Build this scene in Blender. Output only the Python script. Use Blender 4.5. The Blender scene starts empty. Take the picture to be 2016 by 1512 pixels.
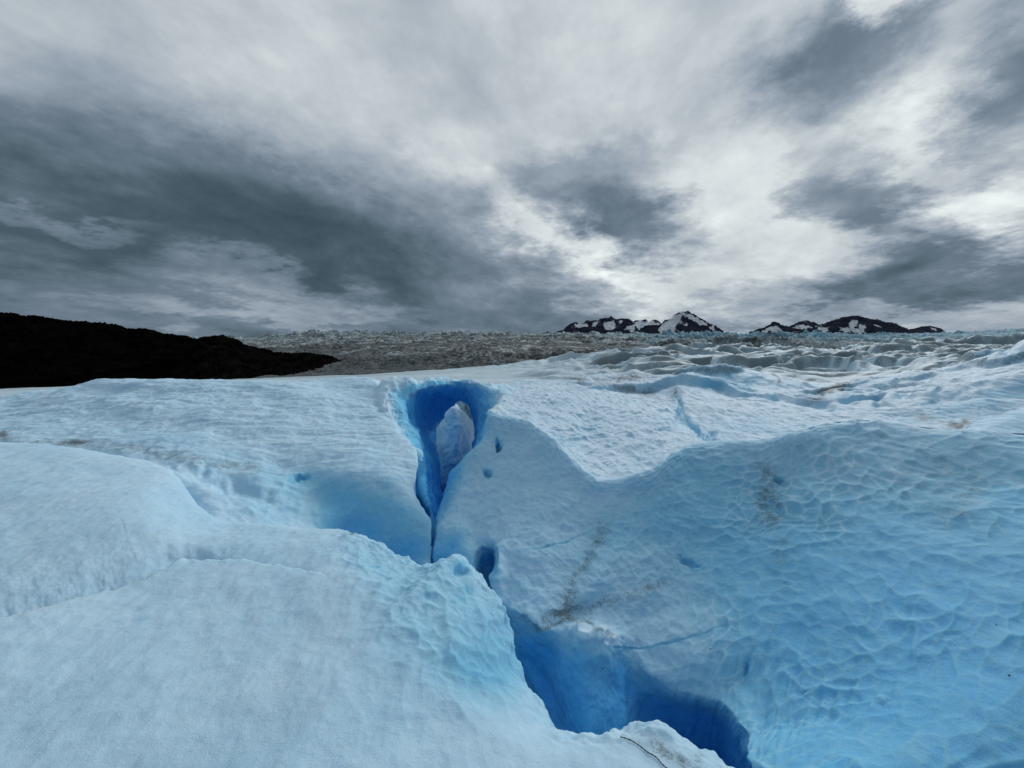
import bpy, math, random
import numpy as np
from mathutils import Matrix, Vector

# ------------------------------------------------------------------ camera
C = bpy.context.scene.collection
SC = bpy.context.scene
F_PX = 784.0                      # focal length in pixels of the 2016 px wide frame
PITCH = math.radians(7.2)         # looking slightly down
cam_d = bpy.data.cameras.new('camera')
cam = bpy.data.objects.new('camera', cam_d)
C.objects.link(cam)
cam_d.sensor_width = 36.0
cam_d.lens = 36.0 * F_PX / 2016.0
cam_d.clip_start = 0.05
cam_d.clip_end = 60000
cam.location = (0, 0, 0)
cam.rotation_euler = (math.radians(90) - PITCH, 0, 0)
SC.camera = cam
cp, sp = math.cos(PITCH), math.sin(PITCH)


def ray(x, y):
    a = (x - 1008.0) / F_PX
    b = (756.0 - y) / F_PX
    return np.array([a, cp + b * sp, -sp + b * cp])


def P(x, y, d):
    """A point seen in direction (x, y): d > 0 its distance ahead in metres, d < 0 its height against the eye."""
    r = ray(x, y)
    t = d / r[1] if d > 0 else d / r[2]
    return r * t


def pix(V):
    """direction of points as photo coordinates (for placing stains and hollows on surfaces)"""
    f = V[..., 1] * cp - V[..., 2] * sp
    u = V[..., 1] * sp + V[..., 2] * cp
    return 1008 + F_PX * V[..., 0] / f, 756 - F_PX * u / f


# ------------------------------------------------------------------ world: overcast sky
SUN = ray(1700, 40)
SUN = SUN / np.linalg.norm(SUN)
SUN_EL = math.asin(SUN[2])
SUN_AZ = math.atan2(SUN[0], SUN[1])
world = bpy.data.worlds.new("World")
SC.world = world
world.use_nodes = True
nt = world.node_tree
nt.nodes.clear()
N = nt.nodes.new
L = nt.links.new


def nd(tree, typ, **kw):
    n = tree.nodes.new(typ)
    for k, v in kw.items():
        if k.startswith('i_'):
            key = k[2:]
            key = int(key) if key.isdigit() else key.replace('_', ' ')
            n.inputs[key].default_value = v
        else:
            setattr(n, k, v)
    return n


def mth(tree, op, a, b=None, c=None, clamp=False):
    n = tree.nodes.new('ShaderNodeMath')
    n.operation = op
    n.use_clamp = clamp
    for i, v in enumerate((a, b, c)):
        if v is None:
            continue
        if isinstance(v, (int, float)):
            n.inputs[i].default_value = v
        else:
            tree.links.new(v, n.inputs[i])
    return n.outputs[0]


def ramp(tree, fac, stops, interp='LINEAR'):
    n = tree.nodes.new('ShaderNodeValToRGB')
    cr = n.color_ramp
    cr.interpolation = interp
    while len(cr.elements) < len(stops):
        cr.elements.new(0.5)
    for e, (p, c) in zip(cr.elements, stops):
        e.position = p
        e.color = (*c, 1) if len(c) == 3 else c
    tree.links.new(fac, n.inputs[0])
    return n.outputs[0]


def mixc(tree, fac, a, b, mode='MIX'):
    n = tree.nodes.new('ShaderNodeMix')
    n.data_type = 'RGBA'
    n.blend_type = mode
    for s, v in ((n.inputs[0], fac), (n.inputs[6], a), (n.inputs[7], b)):
        if isinstance(v, (int, float)):
            s.default_value = v
        elif isinstance(v, tuple):
            s.default_value = (*v, 1)
        else:
            tree.links.new(v, s)
    return n.outputs[2]


def build_sky():
    tc = N('ShaderNodeTexCoord').outputs['Generated']
    nrm = nd(nt, 'ShaderNodeVectorMath', operation='NORMALIZE')
    L(tc, nrm.inputs[0])
    d = nrm.outputs[0]
    sep = N('ShaderNodeSeparateXYZ')
    L(d, sep.inputs[0])
    # the cloud deck as a layer overhead: direction / height
    zc = mth(nt, 'ADD', mth(nt, 'MAXIMUM', sep.outputs[2], 0.0), 0.26)
    cx = mth(nt, 'DIVIDE', sep.outputs[0], zc)
    cy = mth(nt, 'DIVIDE', sep.outputs[1], zc)
    deck = N('ShaderNodeCombineXYZ')
    L(cx, deck.inputs[0])
    L(cy, deck.inputs[1])
    # warp of the directions so that cloud masses have torn edges
    wn = nd(nt, 'ShaderNodeTexNoise', i_Scale=1.8, i_Detail=9.0, i_Roughness=0.66)
    L(deck.outputs[0], wn.inputs['Vector'])
    wv = nd(nt, 'ShaderNodeVectorMath', operation='MULTIPLY_ADD')
    L(wn.outputs['Color'], wv.inputs[0])
    wv.inputs[1].default_value = (0.44, 0.44, 0.26)
    L(d, wv.inputs[2])
    w2 = nd(nt, 'ShaderNodeVectorMath', operation='SUBTRACT')
    L(wv.outputs[0], w2.inputs[0])
    w2.inputs[1].default_value = (0.22, 0.22, 0.13)
    wd = w2.outputs[0]

    total = None
    for (x, y, rl, rw, ang, amp) in SKY_BLOBS:
        c = ray(x, y)
        c /= np.linalg.norm(c)
        a = math.radians(ang)
        e = ray(x + 8 * math.cos(a), y + 8 * math.sin(a))
        e /= np.linalg.norm(e)
        g = ray(x - 8 * math.sin(a), y + 8 * math.cos(a))
        g /= np.linalg.norm(g)
        t1 = (e - c)
        s1 = np.linalg.norm(t1) / 8
        t1 = t1 - c * np.dot(t1, c)
        t1 /= np.linalg.norm(t1)
        s2 = np.linalg.norm(g - c) / 8
        t2 = np.cross(c, t1)
        R = Matrix(((t1[0], t2[0], c[0]), (t1[1], t2[1], c[1]), (t1[2], t2[2], c[2])))
        mp = nd(nt, 'ShaderNodeMapping', vector_type='TEXTURE')
        mp.inputs['Location'].default_value = tuple(c)
        mp.inputs['Rotation'].default_value = R.to_euler()
        mp.inputs['Scale'].default_value = (rl * s1, rw * s2, 0.9)
        L(wd, mp.inputs['Vector'])
        gt = nd(nt, 'ShaderNodeTexGradient', gradient_type='SPHERICAL')
        L(mp.outputs[0], gt.inputs[0])
        v = mth(nt, 'SMOOTH_MIN', gt.outputs['Fac'], 0.75, 0.5) if False else gt.outputs['Fac']
        mr = nd(nt, 'ShaderNodeMapRange', interpolation_type='SMOOTHSTEP')
        L(v, mr.inputs[0])
        mr.inputs[2].default_value = 0.75
        mr.inputs[4].default_value = amp
        total = mr.outputs[0] if total is None else mth(nt, 'ADD', total, mr.outputs[0])

    # the slate bank on the left with its clear slanting edge
    def plane(p0, p1, a, b):
        q0, q1 = ray(*p0), ray(*p1)
        m = np.cross(q0, q1)
        m /= np.linalg.norm(m)
        if np.dot(m, ray(300, 620)) < 0:
            m = -m
        dp = nd(nt, 'ShaderNodeVectorMath', operation='DOT_PRODUCT')
        L(wd, dp.inputs[0])
        dp.inputs[1].default_value = tuple(m)
        r_ = nd(nt, 'ShaderNodeMapRange', interpolation_type='SMOOTHSTEP')
        L(dp.outputs['Value'], r_.inputs[0])
        r_.inputs[1].default_value = a
        r_.inputs[2].default_value = b
        return r_.outputs[0]
    pa = plane((0, 110), (900, 300), -0.08, 0.26)
    pb = plane((860, 290), (1250, 600), -0.02, 0.12)
    pc = plane((0, 640), (1250, 590), -0.02, -0.34)
    bank = mth(nt, 'MULTIPLY', mth(nt, 'MULTIPLY', pa, pb), mth(nt, 'MULTIPLY_ADD', pc, 0.14, 0.36))
    total = mth(nt, 'ADD', total, bank)
    # unseen cloud added behind the viewer and left, to darken walls facing the camera
    for (c, rad, amp) in (((0.0, -1.0, 0.35), 1.25, 0.55), ((-0.8, -0.3, 0.5), 0.8, 0.14)):
        mp = nd(nt, 'ShaderNodeMapping', vector_type='TEXTURE')
        mp.inputs['Location'].default_value = c
        mp.inputs['Scale'].default_value = (rad, rad, rad)
        L(wd, mp.inputs['Vector'])
        gt = nd(nt, 'ShaderNodeTexGradient', gradient_type='SPHERICAL')
        L(mp.outputs[0], gt.inputs[0])
        mr = nd(nt, 'ShaderNodeMapRange', interpolation_type='SMOOTHSTEP')
        L(gt.outputs['Fac'], mr.inputs[0])
        mr.inputs[4].default_value = amp
        total = mth(nt, 'ADD', total, mr.outputs[0])

    # fine structure of the deck, stretched along the wind
    mp = nd(nt, 'ShaderNodeMapping', vector_type='TEXTURE')
    mp.inputs['Rotation'].default_value = (0, 0, math.radians(72))
    mp.inputs['Scale'].default_value = (1.15, 0.85, 1)
    L(deck.outputs[0], mp.inputs[0])
    n1 = nd(nt, 'ShaderNodeTexNoise', i_Scale=1.3, i_Detail=9.0, i_Roughness=0.56, i_Distortion=0.35)
    L(mp.outputs[0], n1.inputs['Vector'])
    n2 = nd(nt, 'ShaderNodeTexNoise', i_Scale=3.6, i_Detail=9.0, i_Roughness=0.62, i_Distortion=0.0)
    L(mp.outputs[0], n2.inputs['Vector'])
    f1 = mth(nt, 'MULTIPLY_ADD', n1.outputs['Fac'], 0.42, -0.21)
    f2 = mth(nt, 'MULTIPLY_ADD', n2.outputs['Fac'], 0.30, -0.15)
    # soft wisps do not thin out towards the horizon as fast as the deck does
    mp3 = nd(nt, 'ShaderNodeMapping')
    mp3.inputs['Scale'].default_value = (1, 1, 1.7)
    mp3.inputs['Rotation'].default_value = (0, math.radians(-8), 0)
    L(d, mp3.inputs[0])
    n3 = nd(nt, 'ShaderNodeTexNoise', i_Scale=3.0, i_Detail=10.0, i_Roughness=0.60, i_Distortion=0.25)
    L(mp3.outputs[0], n3.inputs['Vector'])
    f3 = mth(nt, 'MULTIPLY_ADD', n3.outputs['Fac'], 0.46, -0.23)
    dens = mth(nt, 'ADD', mth(nt, 'ADD', mth(nt, 'ADD', total, f1), mth(nt, 'ADD', f2, f3)), 0.36)
    col = ramp(nt, dens, SKY_RAMP)
    # blue sky seen through the thinnest spots
    sky = nd(nt, 'ShaderNodeTexSky', sky_type='NISHITA', sun_disc=False,
             sun_elevation=SUN_EL, sun_rotation=SUN_AZ)
    bsk = nd(nt, 'ShaderNodeBackground', i_Strength=0.10)
    L(sky.outputs[0], bsk.inputs[0])
    bcl = nd(nt, 'ShaderNodeBackground', i_Strength=SKY_GAIN)
    L(col, bcl.inputs[0])
    cover = mth(nt, 'MULTIPLY_ADD', dens, 2.0, 0.85, clamp=True)
    mx = N('ShaderNodeMixShader')
    L(cover, mx.inputs[0])
    L(bsk.outputs[0], mx.inputs[1])
    L(bcl.outputs[0], mx.inputs[2])
    out = N('ShaderNodeOutputWorld')
    L(mx.outputs[0], out.inputs[0])


# cloud masses: direction (photo coordinates), half length, half width, tilt, density (+ thick and dark, - thin and bright)
SKY_BLOBS = [
    (480, 400, 620, 200, 20, 0.20),
    (60, 400, 420, 170, 10, 0.12),
    (540, 555, 300, 44, 12, -0.16),
    (140, 432, 260, 34, 4, -0.16),
    (560, 615, 420, 36, 3, -0.16),
    (700, 110, 620, 200, 18, -0.02),
    (120, 60, 420, 130, 20, 0.06),
    (1120, 350, 280, 80, -8, 0.24),
    (1240, 450, 200, 95, 12, 0.48),
    (1690, 400, 240, 140, 40, 0.38),
    (1630, 110, 340, 160, -25, 0.38),
    (1990, 170, 330, 190, -35, 0.40),
    (1860, 550, 560, 80, -4, 0.36),
    (1560, 610, 420, 60, -4, 0.22),
    (1500, 330, 760, 460, -20, -0.13),
    (1830, 200, 340, 120, -60, -0.05),
    (1420, 570, 330, 80, 10, -0.08),
    (1090, 470, 420, 50, 35, -0.15),
    (1700, 20, 120, 80, 0, -0.45),
    (1980, 400, 300, 90, -15, -0.22),
    (1200, 60, 420, 180, 0, -0.02),
    (1700, 640, 700, 34, 0, 0.12),
]
SKY_RAMP = [
    (0.00, (0.86, 0.90, 0.89)),
    (0.16, (0.61, 0.665, 0.675)),
    (0.34, (0.41, 0.455, 0.49)),
    (0.50, (0.265, 0.315, 0.375)),
    (0.68, (0.130, 0.175, 0.225)),
    (0.86, (0.060, 0.094, 0.120)),
    (1.00, (0.034, 0.060, 0.080)),
]
SKY_GAIN = 1.0
build_sky()
world.cycles.sampling_method = 'MANUAL'
world.cycles.sample_map_resolution = 512

# ------------------------------------------------------------------ sun behind the cloud
sun_d = bpy.data.lights.new('sun', 'SUN')
sun_d.energy = 1.25
sun_d.angle = math.radians(24)
sun_d.color = (1.0, 0.975, 0.94)
sun = bpy.data.objects.new('sun', sun_d)
C.objects.link(sun)
sun.rotation_euler = Vector(tuple(SUN)).to_track_quat('Z', 'Y').to_euler()

SC.view_settings.view_transform = 'Standard'
SC.view_settings.look = 'None'
SC.view_settings.exposure = 0.24
SC.view_settings.gamma = 1.0
SC.render.engine = 'CYCLES'
SC.cycles.max_bounces = 12
SC.cycles.diffuse_bounces = 8
SC.cycles.use_denoising = True


# ------------------------------------------------------------------ noise
def _hash(ix, iy, iz, seed):
    h = (ix.astype(np.uint32) * np.uint32(374761393) + iy.astype(np.uint32) * np.uint32(668265263)
         + iz.astype(np.uint32) * np.uint32(2147483647) + np.uint32((seed * 2654435761) & 0xffffffff))
    h = (h ^ (h >> np.uint32(13))) * np.uint32(1274126177)
    h = (h ^ (h >> np.uint32(16))) * np.uint32(2246822519)
    return h ^ (h >> np.uint32(15))


def _u(h):
    return (h & np.uint32(0xffffff)).astype(np.float32) / np.float32(0xffffff)


def noise(p, seed=0):
    """gradient noise, about -1..1"""
    p = p.astype(np.float32)
    i = np.floor(p)
    f = p - i
    i = i.astype(np.int64)
    w = f * f * f * (f * (f * 6 - 15) + 10)
    out = np.zeros(p.shape[:-1], np.float32)
    for dx in (0, 1):
        wx = w[..., 0] if dx else 1 - w[..., 0]
        for dy in (0, 1):
            wy = w[..., 1] if dy else 1 - w[..., 1]
            for dz in (0, 1):
                wz = w[..., 2] if dz else 1 - w[..., 2]
                h = _hash(i[..., 0] + dx, i[..., 1] + dy, i[..., 2] + dz, seed)
                a = _u(h) * 2 - 1
                b = _u(h * np.uint32(2654435761) ^ np.uint32(77777)) * 2 - 1
                c = _u((h ^ np.uint32(5555555)) * np.uint32(40503011)) * 2 - 1
                g = a * (f[..., 0] - dx) + b * (f[..., 1] - dy) + c * (f[..., 2] - dz)
                out += wx * wy * wz * g
    return out * 2.5


def fbm(p, octv=4, rough=0.5, seed=0):
    a, s, t, k = 1.0, 0.0, 0.0, 1.0
    for o in range(octv):
        s = s + a * noise(p * k + 17.3 * o, seed + o)
        t += a
        a *= rough
        k *= 2.03
    return s / t


def ridged(p, octv=4, rough=0.5, seed=0):
    a, s, t, k = 1.0, 0.0, 0.0, 1.0
    for o in range(octv):
        s = s + a * (1 - 2 * np.abs(noise(p * k + 9.1 * o, seed + o)))
        t += a
        a *= rough
        k *= 2.03
    return s / t


def worley(p, seed=0, flat=False):
    """distance to the nearest and the second nearest feature point"""
    p = p.astype(np.float32)
    i = np.floor(p).astype(np.int64)
    f = p - i
    f1 = np.full(p.shape[:-1], 9.0, np.float32)
    f2 = f1.copy()
    for dx in (-1, 0, 1):
        for dy in (-1, 0, 1):
            for dz in ((0,) if flat else (-1, 0, 1)):
                h = _hash(i[..., 0] + dx, i[..., 1] + dy, i[..., 2] + dz, seed)
                qx = dx + _u(h)
                qy = dy + _u(h * np.uint32(2654435761) ^ np.uint32(77777))
                qz = dz + _u((h ^ np.uint32(5555555)) * np.uint32(40503011))
                d = (qx - f[..., 0]) ** 2 + (qy - f[..., 1]) ** 2 + (0 if flat else (qz - f[..., 2]) ** 2)
                f2 = np.minimum(f2, np.maximum(f1, d))
                f1 = np.minimum(f1, d)
    return np.sqrt(f1), np.sqrt(f2)


def cups(p, size, seed=0, stretch=(1, 1, 1), flat=False):
    """melt cups: hollow cells parted by thin raised rims, about -0.5..0.5"""
    q = p / size * np.array(stretch, np.float32)
    q = q + 0.35 * np.stack([noise(q * 0.6, seed + 5), noise(q * 0.6, seed + 6), noise(q * 0.6, seed + 7)], -1)
    f1, f2 = worley(q, seed, flat)
    cups.rim = np.exp(-((f2 - f1) / 0.16) ** 2)
    return np.clip(f1, 0, 1.1) ** 2 * 1.2 - 0.45


def sstep(a, b, x):
    t = np.clip((x - a) / (b - a), 0, 1)
    return t * t * (3 - 2 * t)


def swells(V, k, seed, sharp=0.72):
    """ridges across the line of sight from the far ice down: long backs, steep fronts; 0..1, and how steep the front is"""
    D = np.maximum(V[..., 1], 1.0)
    az = V[..., 0] / D
    Q = np.stack([V[..., 0] / (0.45 * D), np.log(D) * 2.2, D * 0], -1)
    ph = np.log(D) * k + 1.5 * fbm(Q, 3, 0.5, seed) + 0.8 * fbm(Q * 2.7, 3, 0.5, seed + 3)
    f = ph - np.floor(ph)
    cell = np.floor(ph)
    m = noise(np.stack([V[..., 0] / (0.30 * D) + cell * 3.7, cell * 5.3, D * 0], -1), seed + 7)
    m = np.clip(0.45 + 0.9 * m, 0, 1)
    up = sstep(0, 1 - sharp, f)            # the front rises fast
    dn = 1 - sstep(1 - sharp, 1, f)
    prof = np.where(f < 1 - sharp, up, dn)
    front = np.where(f < 1 - sharp, np.sin(np.pi * np.clip(f / (1 - sharp), 0, 1)), 0)
    swells.crest = np.exp(-((f - (1 - sharp)) / 0.07) ** 2) * m
    return prof * m, front * m


def blob(V, x, y, rx, ry, ang=0.0, p=2.0):
    """soft patch around a place, seen in direction (x, y)"""
    px, py = pix(V)
    k = min(rx, ry)
    q = np.stack([px, py, px * 0], -1) / (1.6 * k)
    a = math.radians(ang)
    dx, dy = px - x + 0.55 * k * noise(q, 801), py - y + 0.55 * k * noise(q + 31.7, 802)
    u = (dx * math.cos(a) + dy * math.sin(a)) / rx
    v = (-dx * math.sin(a) + dy * math.cos(a)) / ry
    return np.exp(-(u * u + v * v) ** (p / 2))


def polydist(V, pts, wob=1.0):
    """distance in photo coordinates to a polyline and its side (+ below)"""
    px, py = pix(V)
    q = np.stack([px, py, px * 0], -1) / 24.0
    px, py = px + wob * (5 * noise(q, 803) + 2 * noise(q * 3, 805)), py + wob * (5 * noise(q + 31.7, 804) + 2 * noise(q * 3 + 9, 806))
    best = np.full(px.shape, 1e9)
    side = np.zeros(px.shape)
    tt = np.zeros(px.shape)
    n = len(pts) - 1
    for i in range(n):
        (x0, y0), (x1, y1) = pts[i], pts[i + 1]
        dx, dy = x1 - x0, y1 - y0
        t = np.clip(((px - x0) * dx + (py - y0) * dy) / (dx * dx + dy * dy), 0, 1)
        ex, ey = px - x0 - t * dx, py - y0 - t * dy
        d = np.hypot(ex, ey)
        m = d < best
        best = np.where(m, d, best)
        side = np.where(m, np.sign(dx * ey - dy * ex), side)
        tt = np.where(m, (i + t) / n, tt)
    return best, side, tt


# ------------------------------------------------------------------ lofted sheets
def pchip(t, Y, ts):
    """monotone cubic along axis 0"""
    h = np.diff(t)
    sh = (-1,) + (1,) * (Y.ndim - 1)
    dl = np.diff(Y, axis=0) / h.reshape(sh)
    m = np.zeros_like(Y)
    if len(t) == 2:
        m[:] = dl[0]
    else:
        w1 = (2 * h[1:] + h[:-1]).reshape(sh)
        w2 = (h[1:] + 2 * h[:-1]).reshape(sh)
        a, b = dl[:-1], dl[1:]
        ok = a * b > 0
        with np.errstate(divide='ignore', invalid='ignore'):
            hm = (w1 + w2) / (w1 / np.where(ok, a, 1) + w2 / np.where(ok, b, 1))
        m[1:-1] = np.where(ok, hm, 0)
        m[0] = dl[0]
        m[-1] = dl[-1]
    k = np.clip(np.searchsorted(t, ts, side='right') - 1, 0, len(t) - 2)
    s = ((ts - t[k]) / h[k]).reshape(sh)
    hk = h[k].reshape(sh)
    return ((2 * s**3 - 3 * s**2 + 1) * Y[k] + (s**3 - 2 * s**2 + s) * hk * m[k]
            + (-2 * s**3 + 3 * s**2) * Y[k + 1] + (s**3 - s**2) * hk * m[k + 1])


def loft(G, nu, nv, dens_u=None, dens_v=None):
    """G: control net (rows, columns, 3) in metres -> dense grid (nv, nu, 3)"""
    G = np.asarray(G, float)

    def knots(A, dens):
        dd = np.linalg.norm(np.diff(A, axis=0), axis=-1)
        dist = np.linalg.norm((A[1:] + A[:-1]) / 2, axis=-1)
        c = np.sqrt((dd / dist).mean(axis=1) * (dd / dist).max(axis=1)) + 1e-3     # angular size seen
        m = dd.mean(axis=1) + 1e-6
        return np.concatenate([[0], np.cumsum(m)]), c if dens is None else c * np.asarray(dens)

    tv, cv = knots(G, dens_v)
    tu, cu = knots(np.swapaxes(G, 0, 1), dens_u)

    def samples(t, c, n):
        cum = np.concatenate([[0], np.cumsum(c)])
        return np.interp(np.linspace(0, cum[-1], n), cum, t)

    A = pchip(tv, G, samples(tv, cv, nv))
    B = pchip(tu, np.swapaxes(A, 0, 1), samples(tu, cu, nu))
    return np.swapaxes(B, 0, 1)


def normals(V, flip=False):
    du = np.gradient(V, axis=1)
    dv = np.gradient(V, axis=0)
    n = np.cross(du, dv)
    n /= np.linalg.norm(n, axis=-1, keepdims=True) + 1e-9
    return -n if flip else n


def sheet(name, V, mat, attrs=None, flip=False, kind='structure', label=None, cat=None, parent=None):
    nv, nu = V.shape[:2]
    me = bpy.data.meshes.new(name)
    idx = np.arange(nv * nu).reshape(nv, nu)
    q = np.stack([idx[:-1, :-1], idx[:-1, 1:], idx[1:, 1:], idx[1:, :-1]], -1).reshape(-1, 4)
    if flip:
        q = q[:, ::-1]
    me.vertices.add(nv * nu)
    me.vertices.foreach_set('co', V.reshape(-1).astype(np.float32))
    me.loops.add(q.size)
    me.loops.foreach_set('vertex_index', q.reshape(-1).astype(np.int32))
    me.polygons.add(len(q))
    me.polygons.foreach_set('loop_start', np.arange(0, q.size, 4, dtype=np.int32))
    me.polygons.foreach_set('use_smooth', np.ones(len(q), bool))
    me.update(calc_edges=True)
    me.validate()
    for k, a in (attrs or {}).items():
        at = me.attributes.new(k, 'FLOAT', 'POINT')
        at.data.foreach_set('value', np.broadcast_to(a, (nv, nu)).reshape(-1).astype(np.float32))
    me.materials.append(mat)
    o = bpy.data.objects.new(name, me)
    C.objects.link(o)
    o.parent = parent
    if parent is None:
        if kind:
            o['kind'] = kind
        if label:
            o['label'] = label
        if cat:
            o['category'] = cat
    return o


def net(rows):
    return np.array([[P(*p) for p in r] for r in rows])


# ------------------------------------------------------------------ materials
def new_mat(name):
    m = bpy.data.materials.new(name)
    m.use_nodes = True
    t = m.node_tree
    t.nodes.clear()
    out = t.nodes.new('ShaderNodeOutputMaterial')
    b = t.nodes.new('ShaderNodeBsdfPrincipled')
    t.links.new(b.outputs[0], out.inputs[0])
    return m, t, b


def attr(t, name):
    n = t.nodes.new('ShaderNodeAttribute')
    n.attribute_name = name
    return n.outputs['Fac']


def tnoise(t, vec, scale, detail=4.0, rough=0.55, dist=0.0):
    n = nd(t, 'ShaderNodeTexNoise', i_Scale=scale, i_Detail=detail, i_Roughness=rough, i_Distortion=dist)
    if vec is not None:
        t.links.new(vec, n.inputs['Vector'])
    return n.outputs['Fac']


def ice_material(name, grain=1.0, sss=0.0, crust=(0.56, 0.765, 0.91), mid=(0.17, 0.505, 0.725), deep=(0.03, 0.385, 0.80), bump=1.0, cell=16.0):
    m, t, b = new_mat(name)
    co = t.nodes.new('ShaderNodeTexCoord').outputs['Object']
    blue = attr(t, 'blue')  # clean blue ice, plus shade painted on some faces
    dirt_shade = attr(t, 'dirt_shade')
    big = tnoise(t, co, 1.7, 5, 0.6)
    sml = tnoise(t, co, 14.0, 6, 0.65)
    bl = mth(t, 'ADD', blue, mth(t, 'MULTIPLY_ADD', big, 0.34, -0.17), clamp=True)
    bl = mth(t, 'ADD', bl, mth(t, 'MULTIPLY_ADD', sml, 0.16, -0.08), clamp=True)
    col = ramp(t, bl, [(0.0, crust), (0.5, mid), (1.0, deep)])
    # dirt: fine specks that thicken where the surface is dirty
    sp1 = tnoise(t, co, 60.0, 5, 0.75)
    sp2 = tnoise(t, co, 7.0, 6, 0.7)
    s = mth(t, 'ADD', mth(t, 'MULTIPLY', sp1, 0.6), mth(t, 'MULTIPLY', sp2, 0.4))
    s = mth(t, 'MULTIPLY_ADD', s, 2.6, -0.8)
    dmask = mth(t, 'MULTIPLY', mth(t, 'SUBTRACT', mth(t, 'ADD', s, mth(t, 'MULTIPLY', dirt_shade, 0.60)), 0.80), 2.6, clamp=True)
    dmask = mth(t, 'MULTIPLY', dmask, mth(t, 'MULTIPLY', dirt_shade, 2.2, clamp=True), clamp=True)
    dcol = mixc(t, sp2, (0.016, 0.021, 0.023), (0.075, 0.092, 0.098))
    col = mixc(t, mth(t, 'MULTIPLY', dmask, 0.85), col, dcol)
    veil = mth(t, 'MULTIPLY', mth(t, 'MULTIPLY', dirt_shade, mth(t, 'MULTIPLY_ADD', sp2, 2.2, -0.5), clamp=True), 0.50, clamp=True)
    col = mixc(t, veil, col, (0.11, 0.16, 0.175))
    # random paler speckle of the ice crystals
    cr = nd(t, 'ShaderNodeTexVoronoi', feature='F1', i_Scale=260.0 * grain)
    t.links.new(co, cr.inputs['Vector'])
    sepc = t.nodes.new('ShaderNodeSeparateColor')
    t.links.new(cr.outputs['Color'], sepc.inputs[0])
    col = mixc(t, mth(t, 'MULTIPLY', sepc.outputs[0], 0.16), col, (0.78, 0.90, 0.95))
    t.links.new(col, b.inputs['Base Color'])
    b.inputs['Roughness'].default_value = 0.6
    b.inputs['IOR'].default_value = 1.31
    b.inputs['Specular IOR Level'].default_value = 0.22
    if sss:
        b.inputs['Subsurface Weight'].default_value = sss
        b.inputs['Subsurface Radius'].default_value = (0.25, 0.7, 1.0)
        b.inputs['Subsurface Scale'].default_value = 0.10
    # crystal grain and small pits
    g1 = tnoise(t, co, 190.0 * grain, 3, 0.7)
    g2 = tnoise(t, co, 42.0 * grain, 5, 0.65)
    vo = nd(t, 'ShaderNodeTexVoronoi', feature='F1', i_Scale=cell)
    t.links.new(co, vo.inputs['Vector'])
    vh = mth(t, 'MULTIPLY', vo.outputs['Distance'], vo.outputs['Distance'])
    h = mth(t, 'ADD', mth(t, 'MULTIPLY', g1, 0.004 * bump), mth(t, 'MULTIPLY', g2, 0.006 * bump))
    h = mth(t, 'ADD', h, mth(t, 'MULTIPLY', vh, 0.004 * bump))
    bp = nd(t, 'ShaderNodeBump', i_Strength=0.9, i_Distance=1.0)
    t.links.new(h, bp.inputs['Height'])
    t.links.new(bp.outputs[0], b.inputs['Normal'])
    return m


ICE = ice_material('glacier_ice', sss=0.35)
ICE_MID = ice_material('weathered_ice', grain=0.5, cell=9.0, bump=1.6, crust=(0.63, 0.78, 0.90))
ICE_ARCH = ice_material('blue_ice_lit', sss=0.5, mid=(0.20, 0.60, 0.84), deep=(0.05, 0.51, 0.90))  # arch colours brightened to stand for light passing through the ice

# ------------------------------------------------------------------ foreground ice, from the feet to the crevasse edge
edge = [(-500, 880, 6.2), (-150, 868, 5.9), (0, 871, 5.6), (120, 878, 5.3), (223, 893, 5.0), (330, 922, 4.6),
        (400, 1000, 3.95), (450, 1027, 3.75), (560, 1036, 3.45), (680, 1048, 3.25), (745, 1066, 3.1), (790, 1092, 3.0),
        (835, 1111, 2.93), (880, 1104, 2.9), (907, 1095, 2.85), (935, 1118, 2.75), (965, 1165, 2.6), (992, 1200, 2.45),
        (1005, 1250, 2.3), (1030, 1335, 2.05), (1062, 1375, 1.95), (1086, 1440, 1.78), (1110, 1447, 1.75),
        (1160, 1452, 1.72), (1220, 1446, 1.7), (1270, 1432, 1.7), (1296, 1426, 1.68), (1345, 1458, 1.6),
        (1440, 1507, 1.5), (1560, 1570, 1.42), (1800, 1700, 1.3), (2300, 1900, 1.2)]
brow = [(-620, 930, -1.55), (-210, 930, -1.50), (-60, 935, -1.48), (60, 950, -1.47), (150, 970, -1.47), (240, 1000, -1.48),
        (300, 1050, -1.52), (370, 1070, -1.55), (480, 1078, -1.56), (600, 1090, -1.58), (650, 1110, -1.57), (690, 1140, -1.56),
        (720, 1170, -1.55), (750, 1190, -1.55), (775, 1205, -1.55), (795, 1225, -1.56), (815, 1255, -1.58), (835, 1290, -1.6),
        (855, 1330, -1.62), (900, 1390, -1.66), (945, 1430, -1.68), (1000, 1462, -1.72), (1060, 1475, -1.75),
        (1130, 1485, -1.78), (1190, 1485, -1.78), (1240, 1478, -1.76), (1275, 1475, -1.75), (1320, 1500, -1.74),
        (1400, 1550, -1.72), (1500, 1610, -1.7), (1700, 1760, -1.68), (2150, 2000, -1.68)]
xn = [-2200, -1500, -1200, -1000, -850, -700, -600, -500, -380, -260, -180, -100, -20, 60, 130, 200, 270, 340, 420, 520, 620, 720,
      800, 880, 960, 1040, 1100, 1180, 1280, 1400, 1600, 1900]
near = [(x, 2100, -1.62) for x in xn]
E, B_, Nn = net([edge])[0], net([brow])[0], net([near])[0]
mid1 = Nn * 0.62 + B_ * 0.38
mid2 = Nn * 0.28 + B_ * 0.72
mid1[:, 2] += 0.02
out = E - B_
out[:, 2] = 0
out /= np.linalg.norm(out, axis=1, keepdims=True)
half = E * 0.55 + B_ * 0.45
half[:, 2] += 0.035
d1 = E + out * 0.06 + np.array([0, 0, -0.14])
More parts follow.
